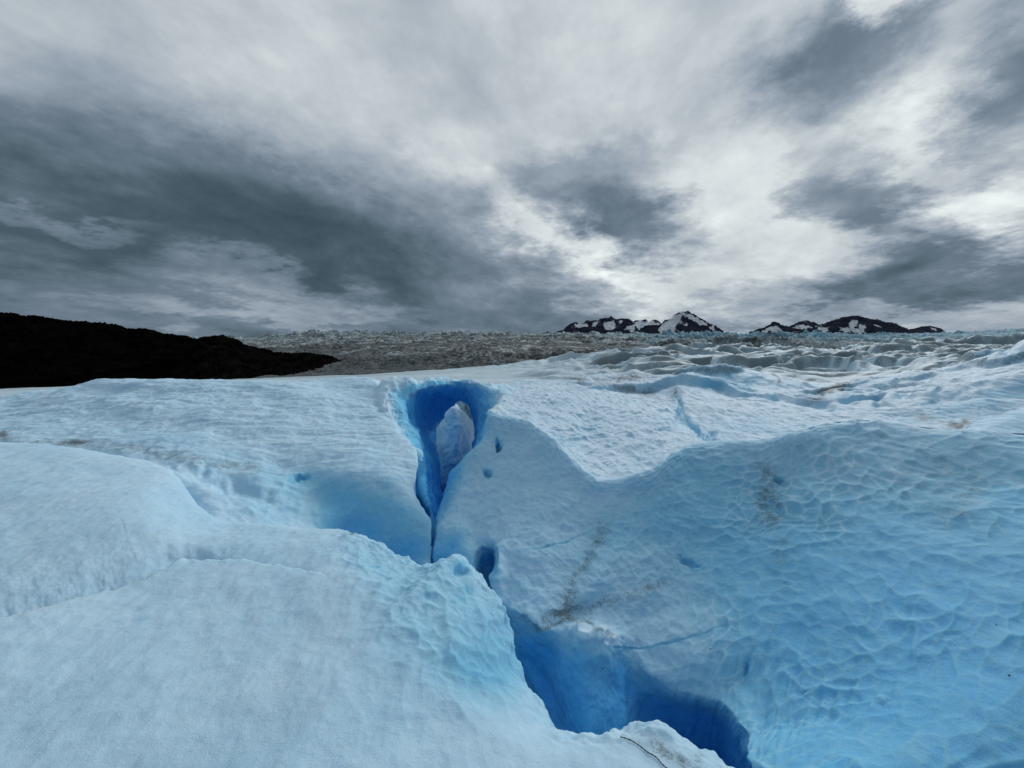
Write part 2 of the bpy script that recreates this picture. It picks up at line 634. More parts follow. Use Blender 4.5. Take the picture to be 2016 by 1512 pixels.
d2 = E + out * 0.05 + np.array([0, 0, -0.7])
d3 = E - out * 0.10 + np.array([0, 0, -3.6])
G = np.stack([Nn, mid1, mid2, B_, half, E, d1, d2, d3])
V = loft(G, 900, 560, dens_v=[0.6, 1, 1.1, 1.3, 1.5, 3, 0.9, 0.12])
n = normals(V, flip=False)
n = np.where(n[..., 2:3] < 0, -n, n) if n[40:300, :, 2].mean() > 0 else -n
FG_FLIP = normals(V)[40:300, :, 2].mean() < 0
n = normals(V, flip=FG_FLIP)
crease = [(-400, 1330), (0, 1229), (150, 1183), (290, 1140), (365, 1100), (480, 1104), (600, 1125), (700, 1150)]
cd, cs, ct = polydist(V, crease, 0.6)
px, py = pix(V)
fade = np.clip(1.15 - ct * 1.25, 0, 1) * sstep(-500, -200, px)
above = cs < 0
drop = np.where(above, -0.27 * fade * np.exp(-cd / 62.0), 0.03 * fade * np.exp(-cd / 60.0))
drop -= 0.05 * blob(V, 375, 1085, 50, 16) + np.where(above, 0.06 * fade * np.exp(-(cd / 6.0) ** 2), 0)
V[..., 2] += drop
slope = blob(V, 905, 1260, 190, 130, 55, 3) + blob(V, 760, 1120, 110, 60, 30) + 0.5 * blob(V, 440, 1000, 120, 50)
slope = np.clip(slope, 0, 1)
lip = np.exp(-(polydist(V, [(x, y) for x, y, z in edge[9:29]], 0.3)[0] / 16.0) ** 2)
d = 0.028 * lip * fbm(V / 0.11, 3, 0.6, 15) + 0.022 * fbm(V / 0.55, 5, 0.5, 3) + 0.006 * fbm(V / 0.12 * np.array([1, 0.6, 1]), 3, 0.5, 11)
d += (0.004 + 0.030 * slope) * cups(V, 0.13, 21, (1, 0.75, 1))
d += 0.014 * slope * cups(V, 0.06, 23)
pf, _ = worley(V * np.array([1, 1, 0.3]) / 0.16, 19)
pits = np.exp(-(pf / 0.22) ** 2) * sstep(-0.1, 0.4, fbm(V / 0.9, 2, 0.5, 20))
d -= 0.007 * pits
d -= 0.055 * np.clip(blob(V, 909, 1122, 14, 12, 0, 4), 0, 1)
d += 0.015 * blob(V, 905, 1096, 28, 12)
V = V + n * d[..., None]
dirt_shade = 0.75 * blob(V, 1330, 1490, 80, 22, 30) + 0.55 * blob(V, 690, 1050, 16, 6) + 0.10 * blob(V, 740, 1080, 60, 14, 35) + 0.10
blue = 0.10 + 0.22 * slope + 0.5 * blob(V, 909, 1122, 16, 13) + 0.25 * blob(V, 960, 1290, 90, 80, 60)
blue += 0.22 * pits + 0.16 * above * fade * np.exp(-cd / 40)  # melt pits; shade of the hollow behind the crease painted in
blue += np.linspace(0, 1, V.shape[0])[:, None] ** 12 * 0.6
FG_V = V
sheet('glacier', V, ICE, {'blue': blue, 'dirt_shade': dirt_shade}, flip=FG_FLIP, label='smooth pale blue glacier ice in the foreground, left of the crevasse')

# ------------------------------------------------------------------ middle left swell with its shaded wall on the crevasse
rows = [
    [(-900, 990, 6.6), (-600, 960, 6.3), (-150, 930, 6.0), (0, 925, 5.7), (150, 935, 5.3), (350, 985, 4.25), (480, 1045, 3.75), (600, 1110, 3.95), (700, 1150, 4.1), (790, 1190, 4.1), (853, 1190, 4.0)],
    [(-900, 910, 7.0), (-600, 890, 6.8), (-150, 872, 6.6), (0, 872, 6.4), (150, 880, 6.1), (350, 930, 4.75), (480, 1000, 4.25), (600, 1040, 4.35), (690, 1062, 4.55), (778, 1085, 4.45), (850, 1102, 4.35)],
    [(-900, 890, 7.6), (-600, 870, 7.3), (-150, 852, 7.2), (0, 851, 7.0), (150, 855, 6.7), (350, 893, 5.45), (500, 950, 4.85), (620, 985, 4.85), (700, 1000, 4.8), (776, 1020, 4.7), (850, 1040, 4.65)],
    [(-900, 870, 8.2), (-600, 850, 8.0), (-150, 833, 8.0), (0, 831, 7.8), (150, 828, 7.6), (350, 848, 6.7), (500, 880, 6.0), (600, 925, 5.45), (690, 928, 5.25), (758, 935, 5.2), (821, 965, 5.15)],
    [(-900, 850, 9.0), (-600, 830, 8.6), (-150, 812, 8.6), (0, 808, 8.6), (150, 797, 8.4), (350, 806, 7.6), (500, 826, 7.0), (630, 855, 6.4), (705, 872, 6.15), (768, 885, 6.0), (818, 898, 5.85)],
    [(-900, 830, 10.), (-600, 810, 9.5), (-150, 796, 9.4), (0, 792, 9.3), (150, 772, 9.2), (350, 775, 8.7), (500, 786, 8.2), (620, 802, 7.7), (690, 818, 7.4), (745, 826, 7.2), (787, 850, 7.0)],
    [(-900, 815, 11.), (-600, 800, 10.5), (-150, 790, 10.2), (0, 784, 10), (156, 760, 9.8), (219, 748, 9.7), (500, 752, 9.5), (620, 762, 9.2), (690, 775, 8.8), (735, 795, 8.2), (768, 815, 7.7)],
    [(-900, 815, 12.), (-600, 802, 11.5), (-150, 791, 11.0), (0, 784, 10.8), (156, 762, 10.7), (240, 749, 10.6), (500, 751, 11), (620, 750, 11), (700, 744, 10.6), (738, 752, 9.8), (752, 778, 8.8)],
    [(-900, 840, 14.), (-600, 830, 13.5), (-150, 815, 13.0), (0, 808, 12.8), (156, 785, 12.7), (240, 770, 12.6), (500, 765, 13), (620, 762, 13), (700, 757, 12.8), (740, 755, 12.5), (762, 760, 12.0)],
]
G = net(rows)
wrap1 = G[:, -1] * 1.06 + np.array([-0.08, 0, -0.05])
wrap2 = G[:, -1] * 1.25 + np.array([-0.30, 0, -0.2])
G = np.concatenate([G, wrap1[:, None], wrap2[:, None]], 1)
V = loft(G, 820, 420, dens_u=[0.3, 0.6, 1, 1, 1, 1, 1, 1, 1, 1, 1, 0.3])
FL = normals(V)[:, :400, 2].mean() < 0
n = normals(V, FL)
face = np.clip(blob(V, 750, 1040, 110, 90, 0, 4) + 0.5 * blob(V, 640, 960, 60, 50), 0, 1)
scal = np.clip(blob(V, 540, 985, 130, 45, 22, 3), 0, 1)
stripe = V @ np.array([[0.25], [1.0], [0.5]])
d = 0.07 * fbm(V / 1.1, 5, 0.52, 31) + 0.020 * fbm(V / 0.25 * np.array([0.5, 1, 1]), 4, 0.55, 37) * (1 - 0.6 * face)
d += 0.022 * (1 - face) * ridged(V / np.array([2.6, 0.42, 0.5]) + 0.4 * fbm(V / 1.5, 2, 0.5, 9)[..., None], 3, 0.5, 41)
d += (0.018 + 0.02 * scal) * (1 - 0.8 * face) * cups(V, 0.17, 43, (0.8, 0.7, 1))
d -= 0.08 * blob(V, 592, 940, 15, 6, -20, 3)
d -= 0.10 * blob(V, 450, 955, 130, 14, 20)
V = V + n * d[..., None]
blue = 0.08 + 0.50 * face + 0.18 * scal + 0.4 * blob(V, 592, 942, 18, 7) + 0.25 * blob(V, 690, 1060, 60, 40) + 0.10 * blob(V, 400, 890, 300, 30, 12)  # shade on the crevasse wall painted in as blue
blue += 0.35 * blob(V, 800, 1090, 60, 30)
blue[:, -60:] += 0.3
band, _, _ = polydist(V, [(-300, 858), (0, 866), (130, 873), (260, 884), (380, 903), (500, 925)])
dirt_shade = 0.08 + 0.55 * np.exp(-(band / 13.0) ** 2) + 0.75 * blob(V, 145, 871, 22, 7) + 0.75 * blob(V, 5, 855, 14, 8)
sheet('glacier', V, ICE, {'blue': blue, 'dirt_shade': dirt_shade}, flip=FL, label='rounded white ice swell with a shaded blue wall, left of the ice arch')

# ------------------------------------------------------------------ right block: great scalloped wall above the crevasse
cols = [
    [(1010, 830, 8.2), (1005, 860, 8.0), (985, 900, 7.6), (960, 920, 7.2), (930, 950, 7.0), (915, 985, 6.8), (900, 1020, 6.5), (885, 1060, 6.2), (880, 1150, 6.0), (900, 1300, 5.6)],
    [(975, 818, 6.7), (968, 853, 6.6), (950, 878, 6.4), (915, 907, 6.1), (889, 929, 6.0), (880, 959, 5.8), (869, 989, 5.5), (858, 1035, 5.1), (862, 1130, 4.8), (890, 1300, 4.6)],
    [(961, 812, 6.0), (958, 853, 5.8), (937, 880, 5.6), (915, 907, 5.45), (905, 953, 5.2), (880, 1003, 4.9), (856, 1048, 4.6), (853, 1110, 4.3), (860, 1200, 4.2), (900, 1400, 3.9)],
    [(1000, 822, 6.0), (985, 860, 5.75), (965, 900, 5.5), (945, 940, 5.25), (925, 985, 5.0), (903, 1030, 4.65), (888, 1065, 4.45), (893, 1110, 4.2), (910, 1200, 4.1), (950, 1400, 3.8)],
    [(1040, 830, 6.0), (1020, 870, 5.7), (1000, 915, 5.4), (980, 960, 5.1), (960, 1010, 4.8), (937, 1060, 4.5), (932, 1085, 4.3), (935, 1125, 4.1), (950, 1210, 4.0), (990, 1400, 3.7)],
    [(1070, 850, 5.75), (1050, 895, 5.5), (1030, 940, 5.2), (1010, 985, 4.9), (990, 1030, 4.6), (962, 1072, 4.4), (956, 1090, 4.5), (955, 1130, 4.5), (965, 1210, 4.3), (1010, 1400, 3.8)],
    [(1095, 872, 5.55), (1075, 915, 5.3), (1055, 960, 5.0), (1030, 1005, 4.7), (1005, 1045, 4.45), (973, 1076, 4.35), (969, 1100, 4.55), (967, 1140, 4.5), (985, 1215, 4.4), (1030, 1400, 3.8)],
    [(1120, 900, 5.3), (1100, 945, 5.05), (1080, 990, 4.75), (1055, 1030, 4.5), (1020, 1060, 4.3), (981, 1078, 4.15), (982, 1110, 3.95), (962, 1140, 3.85), (993, 1195, 3.75), (1050, 1400, 3.4)],
    [(1150, 925, 5.1), (1130, 965, 4.85), (1110, 1005, 4.6), (1085, 1045, 4.35), (1055, 1085, 4.1), (1025, 1120, 3.95), (1005, 1155, 3.8), (994, 1192, 3.62), (1000, 1260, 3.75), (1060, 1430, 3.3)],
    [(1185, 948, 4.9), (1170, 985, 4.7), (1150, 1025, 4.45), (1125, 1065, 4.2), (1100, 1105, 3.95), (1075, 1145, 3.75), (1050, 1185, 3.55), (1036, 1215, 3.42), (1035, 1290, 3.5), (1090, 1450, 3.1)],
    [(1235, 940, 4.85), (1215, 990, 4.6), (1195, 1035, 4.35), (1170, 1080, 4.1), (1145, 1120, 3.85), (1115, 1160, 3.65), (1085, 1205, 3.45), (1072, 1243, 3.28), (1078, 1330, 3.35), (1105, 1455, 3.0)],
    [(1290, 925, 4.9), (1260, 980, 4.6), (1235, 1035, 4.3), (1210, 1085, 4.0), (1175, 1130, 3.75), (1145, 1175, 3.55), (1115, 1212, 3.45), (1108, 1236, 3.32), (1100, 1340, 3.05), (1125, 1460, 2.8)],
    [(1330, 890, 5.1), (1310, 955, 4.7), (1285, 1020, 4.35), (1255, 1080, 4.05), (1225, 1130, 3.8), (1190, 1180, 3.6), (1165, 1217, 3.42), (1150, 1240, 3.1), (1150, 1340, 2.88), (1160, 1460, 2.65)],
    [(1400, 868, 5.4), (1370, 950, 4.8), (1340, 1020, 4.4), (1310, 1085, 4.05), (1280, 1140, 3.8), (1250, 1190, 3.58), (1225, 1230, 3.4), (1212, 1260, 3.18), (1208, 1350, 2.98), (1212, 1470, 2.75)],
    [(1500, 870, 5.3), (1450, 960, 4.75), (1405, 1040, 4.3), (1365, 1105, 4.0), (1330, 1160, 3.75), (1295, 1210, 3.55), (1260, 1250, 3.36), (1240, 1285, 3.24), (1238, 1360, 3.08), (1245, 1480, 2.85)],
    [(1560, 855, 5.3), (1510, 960, 4.7), (1465, 1050, 4.2), (1430, 1120, 3.85), (1395, 1180, 3.6), (1350, 1240, 3.35), (1310, 1290, 3.2), (1280, 1330, 3.1), (1275, 1390, 3.15), (1290, 1500, 3.1)],
    [(1640, 832, 5.4), (1590, 950, 4.6), (1550, 1050, 4.05), (1515, 1130, 3.65), (1475, 1200, 3.35), (1430, 1265, 3.15), (1390, 1320, 3.02), (1350, 1368, 2.97), (1352, 1410, 3.2), (1360, 1520, 3.3)],
    [(1720, 828, 5.4), (1680, 950, 4.5), (1645, 1060, 3.85), (1610, 1150, 3.4), (1570, 1230, 3.1), (1520, 1300, 2.9), (1470, 1350, 2.82), (1418, 1382, 2.78), (1412, 1425, 3.15), (1420, 1540, 3.25)],
    [(1850, 845, 5.1), (1800, 970, 4.2), (1760, 1090, 3.5), (1720, 1190, 3.05), (1670, 1280, 2.75), (1610, 1360, 2.55), (1540, 1410, 2.45), (1462, 1432, 2.42), (1447, 1470, 2.8), (1455, 1600, 2.95)],
    [(2016, 853, 4.9), (1970, 980, 3.9), (1930, 1110, 3.15), (1880, 1220, 2.7), (1820, 1320, 2.4), (1740, 1400, 2.2), (1620, 1460, 2.1), (1482, 1502, 2.0), (1470, 1530, 2.7), (1480, 1700, 2.9)],
    [(2250, 850, 4.7), (2200, 1000, 3.6), (2150, 1150, 2.8), (2080, 1280, 2.35), (2000, 1390, 2.05), (1880, 1480, 1.85), (1720, 1530, 1.75), (1560, 1545, 1.7), (1530, 1600, 2.0), (1500, 1800, 2.1)],
    [(2900, 830, 4.5), (2800, 1050, 3.2), (2700, 1250, 2.4), (2600, 1420, 2.0), (2400, 1550, 1.75), (2150, 1640, 1.6), (1900, 1680, 1.5), (1700, 1700, 1.5), (1600, 1800, 1.7), (1550, 2000, 1.9)],
]
G = np.swapaxes(net(cols), 0, 1)
deep = G[-1] * 0.82
deep[:, 2] = G[-1][:, 2] - 1.3
G[0, :, 2] += 0.012
lipb = G[0] * 1.045
lipb[:, 2] -= 0.12
lipc = G[0] * 1.09
lipc[:, 2] -= 0.60
G = np.concatenate([lipc[None], lipb[None], G, deep[None]], 0)
V = loft(G, 900, 650, dens_u=[0.4] + [1] * 18 + [0.8, 0.35], dens_v=[0.2, 1.2] + [1] * 9 + [0.4])
FL = normals(V)[:300, 300:, 2].mean() < 0
n = normals(V, FL)
px, py = pix(V)
nv, nu = V.shape[:2]
below, bside, bt = polydist(V, [(853, 1060), (905, 1045), (940, 1075), (968, 1085), (985, 1118), (962, 1142), (994, 1196), (1036, 1218), (1072, 1246), (1109, 1240), (1147, 1246), (1212, 1268), (1260, 1300), (1330, 1360), (1418, 1385), (1465, 1435), (1485, 1505)])
low = np.where(bside > 0, np.clip(below / 40, 0, 1), 0)          # under the ledge
wall = 1 - low
cup_r = sstep(1250, 1500, px) * wall
cup_l = (1 - sstep(1250, 1450, px)) * wall
near_dist = np.linalg.norm(V, axis=-1)
seam1, _, st1 = polydist(V, [(1000, 1090), (1060, 1080), (1120, 1062), (1170, 1042)], 0.35)
seam2, _, stt2 = polydist(V, [(1210, 1275), (1260, 1278), (1320, 1265), (1390, 1245), (1440, 1225)], 0.35)
k1 = np.exp(-(seam1 / 1.8) ** 2) * np.sin(np.pi * st1) * (0.6 + 0.8 * noise(V / 0.12, 58))
k2 = np.exp(-(seam2 / 2.2) ** 2) * np.sin(np.pi * (0.25 + 0.75 * stt2)) * (0.6 + 0.8 * noise(V / 0.12, 59))
d = 0.035 * low * fbm(V / 0.35, 4, 0.55, 56) + 0.006 * low * ridged(np.stack([px / 30.0, py / 160.0, px * 0], -1), 3, 0.5, 57) + 0.05 * fbm(V / 0.9, 4, 0.5, 51) + 0.016 * fbm(V / 0.25, 4, 0.5, 53) * (1 - 0.6 * low) * (1 - 0.7 * cup_r)
ul = np.concatenate([[0], np.cumsum(np.linalg.norm(np.diff(V[150:500:25], axis=1), axis=-1).mean(0))])
vl = np.concatenate([[0], np.cumsum(np.linalg.norm(np.diff(V[:, 450:850:25], axis=0), axis=-1).mean(1))])
UV = np.stack(np.broadcast_arrays(ul[None, :], vl[:, None], 0.5), -1) + 0.10 * fbm(V / 0.8, 2, 0.5, 67)[..., None]
UV[..., 2] = 0.5
cup = cups(UV / np.array([0.120, 0.165, 1]), 1.0, 61, flat=True)
cup_rim = cups.rim
cup2 = cups(V, 0.085, 63, (1, 0.9, 1))
cup2_rim = cups.rim
patch = 0.45 + 0.55 * sstep(-0.25, 0.35, fbm(V / 0.8, 3, 0.5, 65))
cup_r = cup_r * patch
d += cup * (0.034 * cup_r + 0.010 * cup_l) + cup2 * (0.008 * cup_r + 0.012 * cup_l)
# melt grooves running down the lower right of the wall
q = np.stack([px / 26.0 + py * 0.012, py / 150.0, px * 0], -1)
gv = blob(V, 1500, 1330, 150, 150, 0, 3)
d += 0.022 * gv * ridged(q, 3, 0.5, 71)
# layers crossing the left face
lay = V[..., 2] * 1.0 + 0.12 * V[..., 0] + 0.05 * fbm(V / 0.7, 3, 0.5, 5)
d += 0.014 * cup_l * ridged(np.stack([lay * 7.0, V[..., 0] * 0.4, V[..., 1] * 0.3], -1), 3, 0.5, 73) * blob(V, 1120, 1120, 190, 130, 0, 3)
for (hx, hy, rx, ry, ang, dep) in ((981, 877, 5, 9, -10, .16), (960, 933, 8, 7, 0, .08), (1535, 945, 14, 4, 30, .05), (1355, 1108, 22, 6, 25, .05), (1470, 1320, 4, 16, 10, .04)):
    d -= dep * blob(V, hx, hy, rx, ry, ang, 3)
d -= 0.016 * k1 + 0.018 * k2
knob = blob(V, 1165, 1248, 48, 12, 5, 3)
d += knob * (0.05 + 0.05 * cup2)
V = V + n * d[..., None]
deeper = sstep(850, 1250, py + 0.15 * (px - 1500)) * sstep(1300, 1600, px)  # backlit shade on the lower right wall put into the ice colour
blue = 0.20 + 0.04 * cup_l + 0.18 * sstep(1250, 1500, px) * wall + 0.38 * deeper - 0.24 * cup_rim * cup_r - 0.05 * cup2_rim
blue += 0.20 * blob(V, 1320, 1010, 170, 110, 0, 3) + low * (0.36 + 0.42 * sstep(1230, 1400, py) + 0.25 * blob(V, 1040, 1290, 45, 90, 0, 4))
blue += 0.22 * np.exp(-(seam1 / 3) ** 2) * np.sin(np.pi * st1) + 0.30 * np.exp(-(seam2 / 4) ** 2) * np.sin(np.pi * (0.25 + 0.75 * stt2))
blue -= 0.26 * sstep(0.09, 0.02, np.arange(nv)[:, None] / nv)
for (hx, hy, rx, ry, ang, dep) in ((981, 877, 6, 10, -10, .9), (960, 933, 10, 9, 0, .3), (1535, 945, 15, 5, 30, .3), (1355, 1108, 24, 8, 25, .3), (1470, 1320, 5, 18, 10, .3), (1225, 1330, 16, 80, 0, .25)):
    blue += dep * blob(V, hx, hy, rx, ry, ang, 3)
blue -= 0.45 * knob
blue += 0.7 * sstep(0.15, 0.08, np.arange(nu)[None, :] / nu)  # crack's darkness carried onto the side wall in colour, so it looks wider
blue += 0.40 * blob(V, 880, 1088, 34, 36, 40) + 0.60 * blob(V, 966, 1110, 16, 34) + 0.30 * blob(V, 1050, 1290, 70, 90, 0, 4)  # buttress shade painted in as blue; notch and slot are bluer ice
st, _, _ = polydist(V, [(1075, 1210), (1110, 1203), (1170, 1192), (1240, 1172), (1300, 1148)])
st2, _, _ = polydist(V, [(1185, 1040), (1160, 1100), (1125, 1150), (1110, 1205)])
led, _, _ = polydist(V, [(1030, 1213), (1065, 1240), (1110, 1222), (1160, 1222), (1205, 1250)])
dirt_shade = 0.03 + 0.62 * np.exp(-(st / 15) ** 2) + 0.60 * np.exp(-(st2 / 17) ** 2) + 0.70 * np.exp(-(led / 7) ** 2)
dirt_shade += 0.66 * blob(V, 1512, 975, 36, 62, 0, 3) + 0.40 * blob(V, 1540, 1090, 22, 70) + 0.42 * blob(V, 1890, 960, 70, 90, 15) + 0.25 * blob(V, 1700, 880, 200, 40)
rim = np.exp(-(np.arange(nv)[:, None] / nv / 0.006) ** 2)
dirt_shade += 0.12 * blob(V, 1750, 900, 260, 50)
RB_V = V
sheet('glacier', V, ICE, {'blue': blue, 'dirt_shade': dirt_shade}, flip=FL, label='great scalloped blue ice wall right of the crevasse')

# ------------------------------------------------------------------ the arch and the hollow under it
R0 = [(853, 1070, 4.9), (850, 1012, 5.25), (832, 965, 5.5), (828, 905, 6.1), (788, 852, 7.1), (757, 808, 7.9), (752, 770, 8.6), (788, 750, 9.1), (858, 747, 9.3), (925, 752, 9.2), (975, 768, 8.6), (1002, 790, 7.9), (1000, 815, 7.2), (985, 860, 6.9), (960, 905, 6.7), (930, 980, 6.6), (895, 1070, 6.2)]
R1 = [(855, 1080, 5.4), (853, 1022, 6.3), (838, 967, 6.9), (834, 902, 7.3), (812, 850, 7.8), (795, 808, 8.2), (801, 780, 8.7), (838, 763, 8.95), (878, 757, 9.1), (902, 762, 9.4), (916, 775, 9.8), (927, 793, 10.), (938, 825, 10.), (940, 860, 9.4), (928, 900, 8.4), (900, 985, 7.2), (878, 1065, 6.4)]
R2 = [(858, 1065, 6.8), (860, 1022, 7.3), (850, 962, 7.8), (845, 908, 8.3), (829, 865, 8.9), (822, 828, 9.4), (834, 798, 9.8), (856, 780, 10.), (883, 773, 10.05), (904, 776, 10.1), (917, 785, 10.2), (928, 801, 10.3), (938, 829, 10.3), (939, 862, 9.9), (926, 905, 9.2), (895, 985, 8.0), (875, 1055, 7.0)]
R3 = [(866, 1020, 9.0), (868, 985, 9.5), (866, 950, 10), (861, 915, 10.4), (857, 880, 10.7), (860, 850, 10.9), (874, 820, 11), (889, 801, 11), (902, 789, 11), (912, 786, 11), (922, 793, 11), (931, 808, 11), (938, 832, 11), (937, 865, 10.8), (922, 910, 10.3), (897, 965, 9.8), (876, 1010, 9.3)]
R4 = [(850, 1020, 9.6), (845, 985, 10.2), (840, 950, 10.7), (830, 915, 11.2), (815, 870, 11.5), (810, 820, 11.7), (820, 780, 11.8), (845, 755, 11.8), (880, 750, 11.8), (912, 750, 11.8), (935, 752, 11.8), (960, 765, 11.8), (975, 790, 11.8), (975, 840, 11.5), (960, 900, 11), (930, 965, 10.5), (900, 1010, 10)]
T0 = [(830, 1075, 5.6), (820, 1020, 6.2), (800, 970, 6.8), (780, 910, 7.6), (740, 860, 8.8), (715, 820, 9.8), (715, 785, 10.6), (770, 752, 11.2), (850, 749, 11.5), (930, 753, 11.4), (1000, 765, 10.8), (1040, 785, 9.8), (1050, 820, 9), (1040, 870, 8.2), (1010, 920, 7.8), (975, 990, 7.5), (940, 1080, 7)]
G = net([T0, R0, R1, R2, R3, R4])
V = loft(G, 620, 420, dens_v=[0.4, 1.4, 1.4, 1.6, 0.3])
cen = P(890, 860, 9.0)
n = normals(V)
mid = V[200:240, 200:400]
FL = ((mid - cen) * n[200:240, 200:400]).sum(-1).mean() > 0
n = normals(V, FL)
d = 0.09 * fbm(V / 0.9, 5, 0.55, 81) + 0.03 * fbm(V / 0.22, 4, 0.55, 83)
d += 0.06 * ridged(np.stack([V[..., 0] * 2.2 + V[..., 1] * 0.8, V[..., 2] * 0.5, V[..., 1] * 0.5], -1), 3, 0.5, 85)
d += 0.015 * cups(V, 0.16, 87)
V = V + n * d[..., None]
vv = np.linspace(0, 1, V.shape[0])[:, None]
px, py = pix(V)
rr = np.linalg.norm(net([R0])[0], axis=-1)
blue = 0.12 + 0.60 * sstep(0.10, 0.30, vv) + 0.30 * sstep(0.35, 0.6, vv) + 0.75 * sstep(870, 930, py)  # dark of the lower crevasse put into the colour as deeper blue
blue -= 0.30 * np.exp(-(polydist(V, [(790, 850), (765, 800), (770, 772), (800, 755)])[0] / 22) ** 2)
blue -= 0.5 * np.exp(-(polydist(V, [(801, 780), (838, 763), (878, 757), (902, 762)])[0] / 5.0) ** 2)  # lit edge of the arch lip painted as paler ice
dirt_shade = 0.04 + 0.4 * blob(V, 930, 758, 20, 5)
sheet('ice_arch', V, ICE_ARCH, {'blue': blue, 'dirt_shade': dirt_shade}, flip=FL, kind=None, cat='ice arch',
      label='natural arch of deep blue ice bridging the head of the crevasse')

# lit ice seen through the opening, and the dirty wall behind it
G = net([
    [(820, 900, 13.8), (858, 870, 14), (875, 850, 13.8), (894, 835, 13.6), (908, 840, 13.7), (925, 850, 13.9), (970, 880, 14.2)],
    [(835, 885, 12.9), (857, 848, 12.8), (874, 821, 12.7), (894, 797, 12.6), (910, 812, 12.7), (928, 826, 12.9), (960, 860, 13.2)],
    [(845, 930, 12.5), (862, 890, 12), (882, 870, 11.8), (900, 860, 11.7), (915, 865, 11.8), (930, 875, 12), (950, 900, 12.5)],
    [(850, 980, 11.5), (866, 950, 10.9), (880, 940, 10.7), (895, 935, 10.6), (908, 935, 10.8), (920, 935, 11.2), (940, 950, 11.6)],
    [(850, 1060, 9), (870, 1020, 8.8), (878, 1010, 8.7), (888, 1000, 8.6), (895, 995, 8.8), (905, 1000, 9), (925, 1030, 9.2)],
])
V = loft(G, 160, 260)
FL = normals(V)[..., 1].mean() > 0
n = normals(V, FL)
V = V + n * (0.12 * fbm(V / 0.7, 5, 0.6, 91) + 0.05 * ridged(V / np.array([0.35, 1.2, 1.2]), 3, 0.5, 93) + 0.03 * cups(V, 0.25, 94))[..., None]
px, py = pix(V)
sheet('glacier', V, ICE, {'blue': 0.02 + 0.15 * fbm(V / 0.5, 3, 0.5, 97) + 0.75 * sstep(860, 970, py), 'dirt_shade': 0.05 + 0.4 * blob(V, 905, 812, 18, 6, 30)}, flip=FL,
      label='pale ice hump seen through the opening under the arch')
G = net([[(780, 768, 14.3), (860, 765, 14.2), (930, 765, 14.2), (975, 775, 14.3)], [(780, 790, 14.0), (860, 790, 13.9), (930, 790, 13.9), (975, 795, 14.0)], [(780, 900, 13.7), (860, 900, 13.6), (930, 900, 13.6), (975, 900, 13.7)]])
V = loft(G, 200, 120)
FL = normals(V)[..., 1].mean() > 0
n = normals(V, FL)
st = ridged(np.stack([V[..., 0] * 5 + V[..., 2] * 1.6, V[..., 2] * 0.5, V[..., 1] * 0], -1), 3, 0.5, 95)
V = V + n * (0.10 * st + 0.06 * fbm(V / 0.5, 4, 0.5, 96))[..., None]
sheet('glacier', V, ICE, {'blue': 0.0, 'dirt_shade': 0.62 - 0.30 * st}, flip=FL, label='grey striped dirty ice behind the arch opening')

